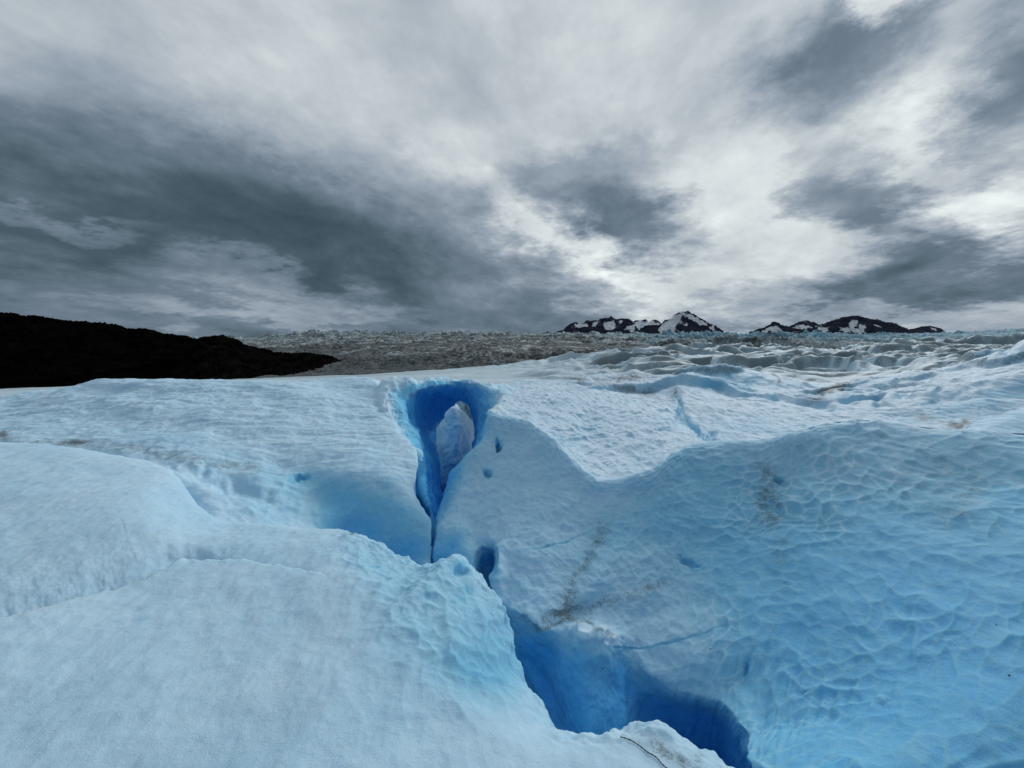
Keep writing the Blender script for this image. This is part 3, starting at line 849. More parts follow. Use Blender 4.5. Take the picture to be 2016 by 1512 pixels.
# ------------------------------------------------------------------ swells right of the crevasse, behind the wall
rows = [
    [(961, 812, 6.05), (1000, 822, 6.05), (1040, 830, 6.05), (1120, 900, 5.35), (1185, 948, 4.95), (1290, 925, 4.95), (1330, 890, 5.15), (1400, 868, 5.45), (1500, 870, 5.35), (1560, 855, 5.35), (1640, 832, 5.45), (1720, 828, 5.45), (1850, 845, 5.15), (2016, 853, 4.95), (2300, 850, 4.75), (2900, 830, 4.6)],
    [(978, 802, 6.7), (1010, 808, 6.7), (1060, 822, 6.5), (1150, 890, 5.8), (1215, 928, 5.4), (1300, 905, 5.5), (1350, 880, 5.7), (1420, 890, 5.9), (1510, 895, 5.9), (1570, 880, 5.9), (1650, 865, 6.0), (1730, 862, 6.0), (1860, 872, 5.8), (2016, 880, 5.6), (2300, 890, 5.4), (2900, 880, 5.2)],
    [(990, 786, 7.6), (1040, 790, 7.6), (1100, 803, 7.5), (1180, 838, 6.9), (1260, 864, 6.6), (1330, 872, 6.5), (1378, 868, 6.7), (1425, 874, 7.0), (1510, 868, 7.0), (1570, 860, 7.0), (1650, 852, 7.1), (1730, 848, 7.2), (1860, 850, 7.0), (2016, 855, 7.0), (2300, 860, 6.8), (2900, 850, 6.6)],
    [(1000, 776, 8.6), (1060, 778, 8.6), (1130, 784, 8.6), (1210, 798, 8.3), (1280, 818, 8.0), (1325, 838, 7.8), (1352, 842, 8.0), (1430, 830, 8.3), (1510, 830, 8.3), (1570, 836, 8.1), (1650, 834, 8.2), (1730, 826, 8.3), (1860, 828, 8.1), (2016, 828, 8.0), (2300, 830, 8.0), (2900, 820, 8.0)],
    [(1000, 769, 9.6), (1060, 769, 9.8), (1130, 772, 9.8), (1210, 779, 9.8), (1280, 790, 9.6), (1322, 806, 9.4), (1338, 806, 9.5), (1420, 795, 9.8), (1489, 796, 9.6), (1559, 806, 9.2), (1628, 812, 9.0), (1698, 808, 9.0), (1836, 800, 9.0), (1947, 787, 9.0), (2300, 790, 9.0), (2900, 790, 9.0)],
    [(1000, 766, 10.6), (1060, 766, 10.8), (1130, 769, 11), (1210, 775, 11.2), (1280, 783, 11.2), (1318, 790, 10.8), (1345, 783, 10.6), (1420, 784, 11), (1489, 790, 10.6), (1559, 810, 10.1), (1628, 818, 9.9), (1698, 815, 9.9), (1836, 806, 9.9), (1947, 798, 9.9), (2300, 800, 10), (2900, 800, 10)],
    [(1000, 762, 12), (1060, 762, 12.5), (1130, 764, 12.5), (1210, 769, 12.5), (1280, 771, 12.5), (1318, 764, 12.3), (1341, 757, 12.2), (1420, 769, 12.5), (1489, 780, 12.0), (1559, 795, 11.6), (1628, 806, 11.4), (1698, 804, 11.4), (1780, 787, 11.4), (1890, 766, 11.4), (2016, 735, 11.5), (2600, 640, 12)],
    [(1000, 760, 14), (1060, 759, 14.5), (1130, 760, 14.5), (1210, 768, 14.5), (1280, 776, 14.5), (1320, 770, 14.5), (1350, 768, 15), (1420, 776, 15.2), (1489, 783, 14.5), (1559, 790, 14), (1628, 796, 13.6), (1698, 795, 13.6), (1780, 788, 13.6), (1885, 770, 13.6), (2016, 742, 13.8), (2600, 660, 14)],
    [(1000, 757, 16), (1060, 753, 17), (1130, 750, 17), (1190, 747, 17), (1270, 749, 17), (1320, 744, 17), (1355, 747, 17), (1400, 762, 17), (1480, 773, 17), (1550, 778, 16.5), (1640, 785, 16), (1710, 785, 15.5), (1790, 774, 15.5), (1880, 752, 15.5), (2016, 715, 15.5), (2600, 620, 16)],
    [(1000, 758, 18), (1060, 756, 19), (1130, 753, 19), (1190, 751, 19), (1270, 754, 19), (1320, 750, 19), (1365, 748, 18.5), (1410, 758, 18.5), (1470, 764, 18.5), (1530, 768, 18), (1640, 776, 17.5), (1710, 764, 17), (1790, 754, 17), (1880, 736, 17), (2016, 697, 17), (2600, 590, 18)],
    [(1000, 752, 20), (1060, 749, 21), (1130, 745, 21), (1190, 741, 21), (1270, 743, 21), (1316, 741, 21), (1345, 732, 21), (1400, 727, 21), (1470, 729, 21), (1527, 738, 20.5), (1630, 772, 19.5), (1700, 750, 19), (1770, 738, 19), (1860, 728, 19), (2016, 681, 19), (2600, 560, 20)],
    [(1000, 752, 24), (1060, 750, 25), (1130, 747, 25), (1190, 744, 25), (1270, 746, 25), (1316, 744, 25), (1345, 738, 25), (1400, 733, 25), (1470, 736, 25), (1540, 745, 24), (1630, 755, 24), (1700, 750, 24), (1770, 745, 24), (1860, 740, 24), (2016, 710, 24), (2600, 640, 24)],
]
G = net(rows)
ext = np.array([P(rows[i][0][0] - (6 if i < 3 else 20 if i == 3 else 55), rows[i][0][1] + (3 if i < 4 else 9), rows[i][0][2] + 0.1) for i in range(len(rows))])
V = loft(np.concatenate([ext[:, None], G], 1), 1180, 520, dens_u=[1] * 14 + [0.6, 0.3], dens_v=[1.2, 1.2, 1.2, 1.2, 1, 1, 1, 1, 1, 1, 0.5])
FL = normals(V)[..., 2].mean() < 0
n = normals(V, FL)
px, py = pix(V)
dist = V[..., 1]
far = sstep(8, 18, dist)
left = 1 - sstep(1300, 1380, px)
q = np.stack([V[..., 0] * 0.9 + V[..., 1] * 0.35, V[..., 1] * 1.0 - V[..., 0] * 0.8, V[..., 2]], -1)
d = (0.06 + 0.08 * far) * fbm(V / 1.3, 5, 0.52, 101) + 0.02 * fbm(V / 0.3, 4, 0.55, 103)
d += left * 0.045 * ridged(q / np.array([2.2, 0.5, 1.0]) + 0.3 * fbm(V / 1.2, 2, 0.5, 3)[..., None], 4, 0.55, 105) * (1 - 0.4 * far)
d += (1 - left) * 0.02 * ridged(V / np.array([0.5, 1.6, 0.6]) + 0.3 * fbm(V / 1.2, 2, 0.5, 3)[..., None], 3, 0.5, 107)
d += (0.028 * cups(V, 0.24, 109) + 0.012 * cups(V, 0.12, 110)) * (1 - 0.5 * far)
g, _, _ = polydist(V, [(1337, 790), (1342, 820), (1360, 842), (1410, 868)])
d -= 0.10 * np.exp(-(g / 6.0) ** 2) * (dist < 11)
d *= np.minimum(1, 0.25 + (np.arange(V.shape[0])[:, None] / 22.0))
V = V + n * d[..., None]
sw, front = swells(V, 4.6, 251)
V[..., 2] += (0.030 * sw) * dist * sstep(9.5, 12, dist) * (1 - sstep(19.5, 22, dist)) * sstep(1050, 1250, px)
n = normals(V, FL)
front = front * sstep(9.5, 12, dist)
crest = swells.crest * sstep(10, 13, dist)
up = n[..., 2]
blue = 0.06 + 0.13 * sstep(0.2, 0.8, -n[..., 1]) + 0.24 * np.clip(0.93 - up, 0, 1) + 0.25 * np.exp(-(g / 9.0) ** 2) + 0.30 * blob(V, 1440, 752, 70, 18) + 0.25 * blob(V, 1900, 800, 160, 18, -15) + 0.15 * blob(V, 1500, 840, 110, 20)  # faces toward the viewer, steep sides and hollows painted bluer for shade
dirt_shade = 0.05 + 0.14 * far + 0.18 * fbm(V / np.array([2.5, 0.8, 0.8]), 3, 0.6, 111)
dirt_shade += 0.9 * np.exp(-(polydist(V, [(1520, 734), (1534, 742), (1533, 754)])[0] / 3.5) ** 2) * sstep(16, 18, dist)
blue -= 0.03 * front
dirt_shade += 0.55 * crest * sstep(0.0, 0.5, fbm(V / 2.5, 3, 0.6, 119)) * sstep(1050, 1250, px)
dirt_shade += 0.45 * front * sstep(1100, 1300, px) * far
dirt_shade += 0.4 * far * sstep(0.2, 0.5, 1 - up + 0.3 * fbm(V / 2.0, 3, 0.6, 117) - 0.1)
for (x, y, rx, ry, an, a) in ((1810, 815, 25, 22, 0, .6), (1890, 838, 30, 10, 0, 1.0), (1650, 760, 60, 8, -28, 0.9), (1250, 771, 60, 9, 15, .6), (1130, 745, 35, 6, 10, .8), (1330, 770, 8, 14, 0, .5), (1235, 745, 40, 6, 0, .6), (1420, 870, 60, 5, 0, .35)):
    dirt_shade += 1.3 * a * blob(V, x, y, rx, ry, an)
sheet('glacier', V, ICE_MID, {'blue': blue, 'dirt_shade': dirt_shade}, flip=FL, label='rolling white and pale blue ice swells behind the scalloped wall')

# a detached-looking slab with a dirty hollow, at the right behind the wall
G = net([
    [(1840, 880, 5.9), (1890, 870, 5.8), (1930, 868, 5.7), (2016, 870, 5.6), (2300, 870, 5.5)],
    [(1880, 858, 6.3), (1906, 843, 6.3), (1940, 845, 6.1), (2016, 845, 6.0), (2300, 850, 5.9)],
    [(1895, 848, 6.8), (1927, 826, 6.9), (1958, 815, 7.0), (2016, 806, 7.0), (2300, 790, 7.0)],
    [(1920, 850, 7.6), (1940, 835, 7.6), (1970, 828, 7.6), (2016, 820, 7.6), (2300, 810, 7.6)],
])
V = loft(G, 260, 140)
FL = normals(V)[..., 2].mean() < 0
n = normals(V, FL)
V = V + n * (0.05 * fbm(V / 0.6, 5, 0.5, 121) + 0.012 * cups(V, 0.15, 122))[..., None]
sheet('glacier', V, ICE, {'blue': 0.22, 'dirt_shade': 0.10 + 0.5 * blob(V, 1960, 812, 80, 4, -10)}, flip=FL, label='pale ice slab at the right edge behind the wall')


# ------------------------------------------------------------------ open ice running out to the broken glacier
def fan(xs, ys, nu, nv, x0, x1):
    """rows by direction: for each photo column a list of (slope y, distance) pairs, log interpolated"""
    X = np.linspace(x0, x1, nu)
    out = np.zeros((nv, nu, 3))
    t = np.linspace(0, 1, nv)
    for i, x in enumerate(X):
        j = min(max(np.searchsorted(xs, x) - 1, 0), len(xs) - 2)
        f = min(max((x - xs[j]) / (xs[j + 1] - xs[j]), 0), 1)
        y = np.interp(t, np.linspace(0, 1, len(ys[0][0])), (1 - f) * np.array(ys[j][0]) + f * np.array(ys[j + 1][0]))
        D = np.exp(np.interp(t, np.linspace(0, 1, len(ys[0][0])), np.log((1 - f) * np.array(ys[j][1]) + f * np.array(ys[j + 1][1]))))
        a = (x - 1008) / F_PX
        b = (756 - y) / F_PX
        r = np.stack([a + 0 * y, cp + b * sp, -sp + b * cp], -1)
        out[:, i] = r * (D / r[:, 1])[:, None]
    return out


xs = [-1200, 0, 350, 700, 960, 1100, 1316, 1480, 1640, 1800, 2016, 2700]
ys = [([820, 800, 786, 775], [11.5, 14, 25, 70]), ([820, 790, 776, 766], [11.5, 14, 25, 70]), ([780, 756, 753, 751], [11.8, 14, 25, 75]),
      ([765, 750, 744, 738], [13.5, 18, 35, 90]), ([780, 752, 735, 722], [14.5, 19, 35, 100]), ([790, 752, 732, 716], [15, 20, 40, 120]),
      ([790, 738, 716, 700], [17, 26, 50, 140]), ([800, 735, 713, 696], [18, 28, 52, 150]), ([800, 748, 712, 694], [18, 28, 52, 160]), ([800, 736, 708, 690], [18, 28, 55, 170]), ([780, 715, 698, 682], [18, 28, 60, 180]), ([720, 690, 675, 660], [18, 28, 60, 180])]
V = fan(xs, ys, 1500, 480, -1100, 2600)
px, py = pix(V)
dist = V[..., 1]
right = sstep(1000, 1350, px)
lf = sstep(900, 600, px)
amp = np.interp(dist, [10, 20, 50, 180], [0.03, 0.22, 0.9, 2.6]) * (0.22 + 0.78 * sstep(650, 1250, px))
q = V * np.array([0.32, 1.0, 0]) / np.array([3.2, 3.2, 1])
q = q + 0.7 * fbm(V * np.array([1, 1, 0]) / 9.0, 3, 0.5, 201)[..., None]
q2 = V * np.array([0.3, 1.0, 0]) / 9.0 + 0.6 * fbm(V * np.array([1, 1, 0]) / 20.0, 3, 0.5, 205)[..., None]
h = 0.45 * ridged(q, 4, 0.5, 203) * np.interp(dist, [10, 60, 180], [0.9, 0.7, 0.5]) + 0.75 * ridged(q2, 4, 0.5, 207) * sstep(18, 60, dist)
sw, front = swells(V, 5.2, 221)
crest = swells.crest
sw2, front2 = swells(V, 11.0, 231)
V[..., 2] += 0.7 * amp * (h - 0.35) + sstep(900, 1250, px) * dist * (0.032 * sw + 0.012 * sw2) * sstep(18, 26, dist)
n = normals(V)
FL = n[..., 2].mean() < 0
n = normals(V, FL)
facing = np.clip(-n[..., 1], 0, 1)
dirt_shade = 0.30 + 0.45 * fbm(V * np.array([0.22, 1, 0]) / 5.0, 5, 0.65, 211) + 0.55 * right * sstep(0.12, 0.5, facing + 0.35 * fbm(V / 4.0, 3, 0.6, 213))
dirt_shade += 0.30 * sstep(1050, 700, px) * sstep(30, 60, dist) + right * (0.5 * crest * sstep(-0.2, 0.4, fbm(V / 9.0, 3, 0.6, 242)) + 0.5 * front * sstep(-0.3, 0.4, fbm(V / 6.0, 3, 0.6, 241)) + 0.25 * front2)
blue = 0.10 + 0.16 * right * front + 0.12 * right * fbm(V * np.array([1, 1, 0]) / 12.0, 3, 0.5, 215) + 0.12 * right * sstep(60, 180, dist)  # shade on the swell fronts painted in as blue
ICE_OPEN = ice_material('open_ice', grain=0.12, cell=1.2, bump=5.0, crust=(0.60, 0.71, 0.77), mid=(0.34, 0.58, 0.72))
sheet('glacier', V, ICE_OPEN, {'blue': blue, 'dirt_shade': dirt_shade}, flip=FL, label='open ice with dirty streaks running out to the broken glacier')


# ------------------------------------------------------------------ broken glacier with its countless seracs
def serac_material():
    m, t, b = new_mat('serac_ice')
    co = t.nodes.new('ShaderNodeTexCoord').outputs['Object']
    blue = attr(t, 'blue')
    dirt_shade = attr(t, 'dirt_shade')  # dirt, with painted shadow between the seracs
    mp = nd(t, 'ShaderNodeMapping')
    mp.inputs['Scale'].default_value = (1, 0.5, 2.5)
    t.links.new(co, mp.inputs[0])
    n1 = tnoise(t, mp.outputs[0], 0.05, 6, 0.65)
    n2 = tnoise(t, mp.outputs[0], 0.22, 5, 0.65)
    bl = mth(t, 'ADD', blue, mth(t, 'MULTIPLY_ADD', n1, 0.8, -0.4), clamp=True)
    col = ramp(t, bl, [(0.0, (0.38, 0.43, 0.44)), (0.5, (0.26, 0.43, 0.50)), (1.0, (0.10, 0.33, 0.50))])
    k = mth(t, 'MULTIPLY_ADD', mth(t, 'ADD', mth(t, 'MULTIPLY', n1, 0.5), mth(t, 'MULTIPLY', n2, 0.5)), 2.2, -0.6)
    dm = mth(t, 'MULTIPLY', mth(t, 'SUBTRACT', mth(t, 'ADD', k, mth(t, 'MULTIPLY', dirt_shade, 0.5)), 0.62), 4.5, clamp=True)
    dc = mixc(t, n2, (0.008, 0.010, 0.011), (0.060, 0.072, 0.074))
    col = mixc(t, mth(t, 'MULTIPLY', dm, 0.9), col, dc)
    t.links.new(col, b.inputs['Base Color'])
    b.inputs['Roughness'].default_value = 0.8
    bp = nd(t, 'ShaderNodeBump', i_Strength=1.0, i_Distance=3.0)
    t.links.new(n2, bp.inputs['Height'])
    t.links.new(bp.outputs[0], b.inputs['Normal'])
    return m


xs = [200, 420, 700, 1000, 1316, 1500, 1800, 2016, 2700]
ys = [([775, 735, 705, 672], [70, 200, 500, 1200]), ([775, 722, 692, 664], [70, 200, 500, 1200]), ([760, 708, 682, 654], [72, 200, 500, 1200]),
      ([742, 700, 678, 656], [80, 200, 500, 1300]), ([718, 690, 672, 659], [110, 260, 600, 1500]), ([712, 686, 672, 660], [115, 300, 700, 1600]),
      ([706, 682, 668, 659], [120, 300, 700, 1600]), ([700, 672, 659, 649], [130, 300, 600, 1200]), ([690, 658, 638, 620], [130, 300, 600, 1200])]
V = fan(xs, ys, 1500, 560, 250, 2500)
px, py = pix(V)
dist = V[..., 1]
r = sstep(1100, 1450, px)
W = V * np.array([1, 1, 0])
w = fbm(W / 90.0, 3, 0.5, 301)[..., None]
s1 = 1 - 2 * np.abs(fbm((W * np.array([1.0, 0.55, 0]) / 34.0) + 0.8 * w, 3, 0.6, 303))
f1, f2 = worley(W * np.array([1.0, 0.6, 0]) / 36.0 + 0.5 * w, 305)
blk = np.clip(f2 - f1, 0, 0.8)
nearp = sstep(350, 120, dist)
fine = ridged(W / 11.0 + w, 3, 0.55, 307) + 1.3 * nearp * ridged(W * np.array([0.7, 1, 0]) / 4.0 + w, 3, 0.6, 315)
amp = np.interp(dist, [80, 150, 400, 1200], [2.2, 5.5, 13, 22.0])
h = 0.40 * s1 + 0.95 * blk + 0.30 * fine
h *= 0.85 + 0.9 * fbm(W * np.array([0.6, 1, 0]) / 130.0, 3, 0.5, 309)
amp *= 1 - 0.6 * sstep(1600, 1900, px)
amp *= 1 - sstep(620, 380, px) * sstep(400, 150, dist)
V[..., 2] += amp * (h - 0.45) * (0.55 + 0.45 * r) - 4 * sstep(520, 380, px) * sstep(250, 120, dist)
n = normals(V)
FL = n[..., 2].mean() < 0
slopy = 1 - np.abs(n[..., 2])
dirt_shade = 0.66 - 0.44 * r + 0.5 * sstep(0.45, 0.15, h) + 0.45 * fbm(W * np.array([0.3, 1, 0]) / 90.0, 4, 0.6, 311) - 0.35 * sstep(0.4, 0.9, blk) * 0.5  # real dirt, plus shadow between the seracs painted into the low parts
dirt_shade += 0.75 * sstep(980, 620, px) * sstep(675, 725, py) - 0.15 * sstep(500, 1100, dist)
dirt_shade += 0.30 * sstep(1450, 1750, px) * sstep(700, 1400, dist) * 0.6
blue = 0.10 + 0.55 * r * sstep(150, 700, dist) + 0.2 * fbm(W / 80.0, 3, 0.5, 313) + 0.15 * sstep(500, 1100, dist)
SER = serac_material()
sheet('serac_field', V, SER, {'blue': blue, 'dirt_shade': dirt_shade}, flip=FL, kind='stuff', label='broken glacier of countless dirty and blue seracs along the horizon')


# ------------------------------------------------------------------ dark rocky hill on the left
def rock_material(name, c0, c1, snow=False, scale=0.05):
    m, t, b = new_mat(name)
    co = t.nodes.new('ShaderNodeTexCoord').outputs['Object']
    n1 = tnoise(t, co, scale, 9, 0.7)
    n2 = tnoise(t, co, scale * 9, 6, 0.7)
    f = mth(t, 'MULTIPLY', mth(t, 'SUBTRACT', mth(t, 'ADD', mth(t, 'MULTIPLY', n1, 0.6), mth(t, 'MULTIPLY', n2, 0.4)), 0.44), 4.0, clamp=True)
    col = mixc(t, f, c0, c1)
    if snow:
        s = attr(t, 'snow')
        k = mth(t, 'MULTIPLY', mth(t, 'SUBTRACT', mth(t, 'ADD', s, mth(t, 'MULTIPLY_ADD', n2, 0.9, -0.45)), 0.5), 5.0, clamp=True)
        bl = attr(t, 'blue')
        sc = mixc(t, bl, (0.62, 0.66, 0.70), (0.36, 0.56, 0.66))
        col = mixc(t, k, col, sc)
    t.links.new(col, b.inputs['Base Color'])
    b.inputs['Roughness'].default_value = 0.95
    b.inputs['Specular IOR Level'].default_value = 0.0
    bp = nd(t, 'ShaderNodeBump', i_Strength=0.8, i_Distance=0.5 / scale * 0.2)
    t.links.new(n2, bp.inputs['Height'])
    t.links.new(bp.outputs[0], b.inputs['Normal'])
    return m


ROCK = rock_material('dark_rock', (0.0008, 0.0008, 0.0009), (0.007, 0.006, 0.005), scale=0.06)
top = [(-1600, 560), (-900, 585), (-400, 610), (-120, 618), (0, 624), (42, 627), (83, 628), (139, 637), (174, 644), (226, 651), (252, 656), (285, 652), (326, 659), (365, 665), (440, 680), (520, 720), (560, 745)]
cx = [-1700, -1000, -450, -130, 0, 42, 85, 140, 175, 225, 250, 285, 325, 365, 420, 500, 545]
back = [(x, y + 25, 460) for (x, y) in top]
r0 = [(x, y, 330) for (x, y) in top]
r1 = [(x, y + (790 - y) * 0.22, 270) for (x, y) in top]
r2 = [(x, y + (785 - y) * 0.55, 190) for (x, y) in top]
r3 = [(x, 785, 120) for (x, y) in top]
r4 = [(x, 815, 100) for (x, y) in top]
V = loft(net([back, r0, r1, r2, r3, r4]), 700, 240, dens_u=[.2, .3, .6] + [1] * 13)
FL = normals(V)[..., 2].mean() < 0
n = normals(V, FL)
V = V + n * (5.0 * fbm(V / 45.0, 6, 0.55, 401) + 1.6 * ridged(V / 9.0, 3, 0.5, 403))[..., None]
sheet('hill', V, ROCK, flip=FL, label='black rocky hill rising at the left')
top = [(330, 740), (372, 700), (399, 668), (430, 667), (452, 669), (467, 675), (478, 684), (503, 691), (545, 696), (590, 699), (630, 703), (662, 711), (690, 725), (715, 742)]
r0 = [(x, y, 180) for x, y in top]
back = [(x, y + 30, 230) for x, y in top]
r2 = [(x, y + (775 - y) * 0.5, 140) for x, y in top]
r3 = [(x, 792, 105) for x, y in top]
V = loft(net([back, r0, r2, r3]), 420, 160)
FL = normals(V)[..., 2].mean() < 0
n = normals(V, FL)
V = V + n * (2.2 * fbm(V / 20.0, 6, 0.6, 411) + 0.9 * ridged(V / 5.0, 3, 0.5, 413))[..., None]
sheet('hill', V, rock_material('moraine_rock', (0.001, 0.001, 0.001), (0.014, 0.013, 0.012), scale=0.16), flip=FL, label='low dark rocky spur running down to the ice')

# ------------------------------------------------------------------ distant mountains
MROCK = rock_material('mountain_rock', (0.016, 0.020, 0.034), (0.060, 0.070, 0.095), snow=True, scale=0.012)  # distance haze painted into the rock as a lighter bluish tone


def mountain(ridge, D, snow, base, seed, label, blue=None, relief=26.0):
    mx = sum(p[0] for p in ridge) / len(ridge)
    r0 = [(x, y, D) for x, y in ridge]
    back = [(x, y + (base - y) * 0.5, D * 1.12) for x, y in ridge]
    back2 = [(x, base + 10, D * 1.25) for x, y in ridge]
    r1 = [(x, y + (base - y) * 0.35, D * 0.955) for x, y in ridge]
    r2 = [(x, y + (base - y) * 0.7, D * 0.91) for x, y in ridge]
    r3 = [(x, base + 12, D * 0.84) for x, y in ridge]
    V = loft(net([back2, back, r0, r1, r2, r3]), 520, 260, dens_v=[.3, .3, 1, 1, 1])
    FL = normals(V)[..., 2].mean() < 0
    n = normals(V, FL)
    rid = ridged(V / np.array([150.0, 420.0, 300.0]) + 0.5 * fbm(V / 300.0, 3, 0.5, seed)[..., None], 5, 0.55, seed + 2)
    V = V + n * (relief * rid + relief * 0.8 * fbm(V / 120.0, 5, 0.6, seed + 5))[..., None]
    s = 0.30 + 0.40 * fbm(V / np.array([45., 200., 90.]), 5, 0.6, seed + 9) - 0.12 * rid
    for (x, y, rx, ry, an, a) in snow:
        s = s + 1.2 * a * blob(V, x, y, 1.2 * rx, 1.2 * ry, an, 3)
    bl = np.zeros(V.shape[:2])
    for (x, y, rx, ry, an, a) in (blue or []):
        bl = bl + a * blob(V, x, y, rx, ry, an, 3)
    return sheet('mountain', V, MROCK, {'snow': s, 'blue': bl}, flip=FL, label=label)


mountain([(1090, 660), (1112, 651), (1122, 643), (1132, 637), (1146, 639), (1158, 634), (1172, 635), (1184, 632), (1196, 627), (1204, 622), (1212, 627), (1222, 628), (1236, 630), (1246, 636), (1251, 643), (1256, 660)], 4200,
         [(1142, 642, 14, 3, -10, .6), (1171, 638, 7, 3, -40, .5), (1200, 644, 9, 6, 20, .8), (1206, 636, 3, 6, 10, .5), (1243, 648, 7, 7, 40, .8), (1222, 634, 3, 3, 0, .3), (1160, 650, 50, 4, 4, -.5)], 656, 501,
         'jagged dark mountain with snow patches, left of the white peak')
mountain([(1236, 660), (1246, 636), (1252, 631), (1262, 633), (1270, 630), (1278, 636), (1285, 631), (1292, 632), (1300, 637), (1312, 660)], 5200,
         [(1270, 645, 40, 8, 0, .9), (1262, 651, 14, 8, 0, .6)], 656, 521, 'low snowy saddle between the two dark peaks',
         blue=[(1262, 650, 14, 9, 0, .9)], relief=14)
mountain([(1258, 662), (1266, 650), (1276, 643), (1290, 641), (1302, 638), (1316, 634), (1326, 627), (1336, 619), (1346, 616), (1354, 617), (1364, 623), (1374, 629), (1388, 635), (1400, 642), (1412, 649), (1424, 660)], 4000,
         [(1322, 634, 18, 9, -30, 1.0), (1308, 647, 14, 7, 0, .9), (1372, 631, 22, 3.5, 30, .9), (1352, 623, 5, 4, 0, -.2), (1350, 640, 5, 3, 0, .5), (1402, 649, 4, 6, 0, .6), (1284, 648, 14, 6, 0, -.7), (1370, 648, 30, 6, 5, -.6)], 656, 541,
         'dark peak with a broad white snowfield on its left shoulder')
mountain([(1476, 662), (1492, 652), (1506, 647), (1516, 642), (1527, 636), (1538, 642), (1550, 645), (1566, 640), (1580, 635), (1598, 637), (1606, 641), (1620, 641), (1640, 634), (1654, 630), (1668, 626), (1682, 624), (1698, 627), (1716, 630), (1740, 635), (1764, 641), (1780, 648), (1800, 662)], 4600,
         [(1512, 649, 9, 3, -25, .7), (1528, 650, 6, 6, 30, .7), (1582, 644, 14, 3, 0, .7), (1618, 648, 9, 4, 20, .7), (1680, 638, 8, 6, 0, .8), (1682, 651, 22, 3.5, 5, .8), (1698, 645, 6, 5, 40, .5), (1730, 643, 9, 2, 20, .4), (1740, 652, 40, 4, 0, -.5)], 656, 561,
         'long dark ridge with scattered snow fields, right of the white peak')
mountain([(1770, 662), (1784, 651), (1800, 648), (1816, 643), (1830, 642), (1842, 645), (1856, 651), (1866, 662)], 5200,
         [(1838, 648, 6, 2, 20, .5)], 656, 581, 'small dark hump at the right end of the ridge', relief=12)


# ------------------------------------------------------------------ small things
def plain_mat(name, col, rough=0.7):
    m, t, b = new_mat(name)
    co = t.nodes.new('ShaderNodeTexCoord').outputs['Object']
    f = tnoise(t, co, 60.0, 5, 0.7)
    t.links.new(mixc(t, f, tuple(c * 0.6 for c in col), tuple(min(1, c * 1.5) for c in col)), b.inputs['Base Color'])
    b.inputs['Roughness'].default_value = rough
    return m


def surf(x, y, V):
    """the nearest point of a sheet seen in a photo direction, and where the sheet faces there"""
    px, py = pix(V)
    d2 = (px - x) ** 2 + (py - y) ** 2 + np.where(V[..., 1] <= 0, 1e9, 0)
    near_ = np.linalg.norm(V, axis=-1) + np.where(d2 > max(9.0, 2 * d2.min()), 1e9, 0)
    i = np.unravel_index(np.argmin(near_), near_.shape)
    return V[i]


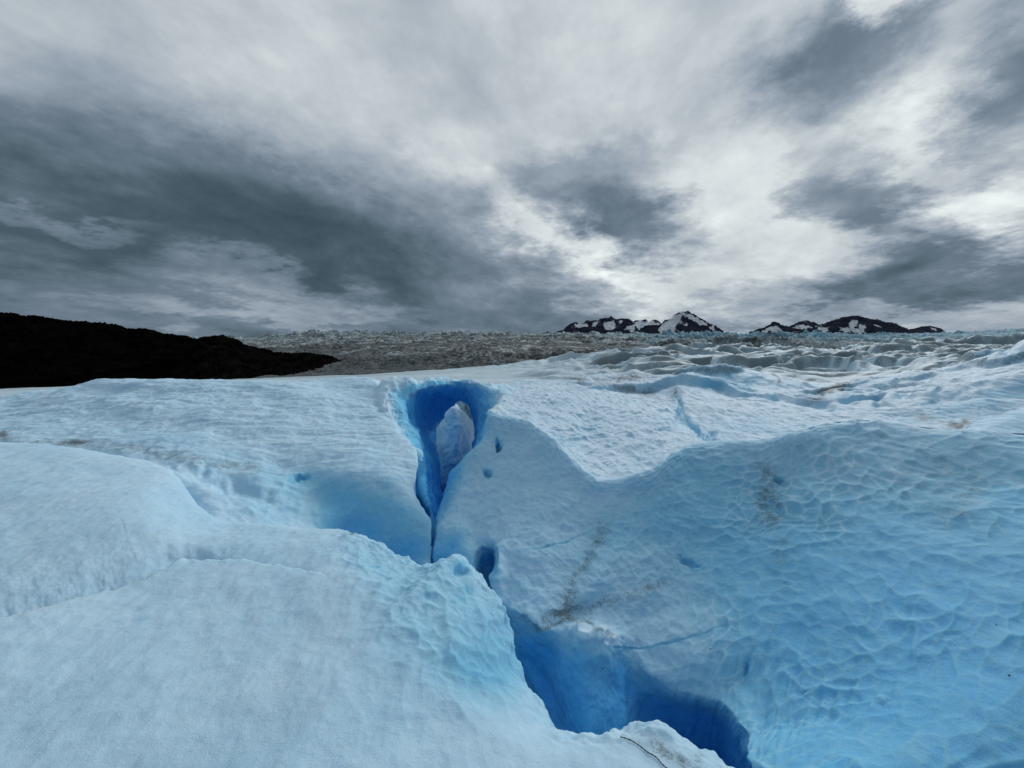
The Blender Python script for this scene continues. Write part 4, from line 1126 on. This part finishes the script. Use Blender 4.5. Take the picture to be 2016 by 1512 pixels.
def tube(name, pts, r, mat):
    me = bpy.data.meshes.new(name)
    pts = [Vector(tuple(map(float, p))) for p in pts]
    vs, fs = [], []
    k = 8
    for i, p in enumerate(pts):
        t = (pts[min(i + 1, len(pts) - 1)] - pts[max(i - 1, 0)]).normalized()
        a = t.cross(Vector((0, 0, 1))).normalized()
        b = t.cross(a)
        rr = r * (1 + 0.25 * math.sin(i * 1.7)) * (0.4 if i in (0, len(pts) - 1) else 1)
        for j in range(k):
            w = 2 * math.pi * j / k
            vs.append(p + a * math.cos(w) * rr + b * math.sin(w) * rr)
    for i in range(len(pts) - 1):
        for j in range(k):
            fs.append((i * k + j, i * k + (j + 1) % k, (i + 1) * k + (j + 1) % k, (i + 1) * k + j))
    fs.append(tuple(range(k)))
    fs.append(tuple(range((len(pts) - 1) * k, len(pts) * k))[::-1])
    me.from_pydata(vs, [], fs)
    me.shade_smooth()
    me.materials.append(mat)
    o = bpy.data.objects.new(name, me)
    C.objects.link(o)
    return o


cpts = [(1220, 1450), (1232, 1453), (1245, 1459), (1255, 1466), (1266, 1474), (1276, 1481), (1286, 1487), (1295, 1495), (1304, 1504), (1313, 1512), (1330, 1526), (1345, 1545)]
raw = np.array([surf(x, y, FG_V) for x, y in cpts])
raw[:, 2] += 0.006
tt = np.arange(len(raw), dtype=float)
sm = pchip(tt, raw, np.linspace(0, len(raw) - 1, 60))
cord = tube('cord', sm, 0.0022, plain_mat('dark_cord', (0.012, 0.008, 0.007)))
cord['label'] = 'thin dark cord lying over the edge of the foreground ice'
cord['category'] = 'cord'

random.seed(7)
STONE = plain_mat('dark_stone', (0.030, 0.026, 0.022), 0.9)
stones = [(1398, 1275, RB_V, .007, 'small dark stone stuck in the blue wall above the deep hollow'),
          (1987, 1328, RB_V, .006, 'dark speck of rock low on the scalloped wall at the right edge'),
          (1960, 1227, RB_V, .004, 'tiny dark stone halfway down the scalloped wall near the right edge'),
          (1625, 1382, RB_V, .004, 'tiny dark stone on the pale lower slope of the scalloped wall'),
          (1189, 1317, RB_V, .009, 'small stone frozen into the blue column below the dirty ledge'),
          (1237, 1383, RB_V, .006, 'small dark stone in the groove beside the blue column')]
for (x, y, S, r, lab) in stones:
    me = bpy.data.meshes.new('stone')
    import bmesh
    bm = bmesh.new()
    bmesh.ops.create_icosphere(bm, subdivisions=2, radius=r)
    sx, sy, sz = random.uniform(.7, 1.4), random.uniform(.7, 1.1), random.uniform(.5, .9)
    for v in bm.verts:
        k = 1 + random.uniform(-.18, .18)
        v.co = Vector((v.co.x * sx * k, v.co.y * sy * k, v.co.z * sz * k))
    bm.to_mesh(me)
    bm.free()
    me.materials.append(STONE)
    o = bpy.data.objects.new('stone', me)
    C.objects.link(o)
    o.location = tuple(map(float, surf(x, y, S)))
    o['label'] = lab
    o['category'] = 'stone'
    o['group'] = 'small stones in the ice wall'
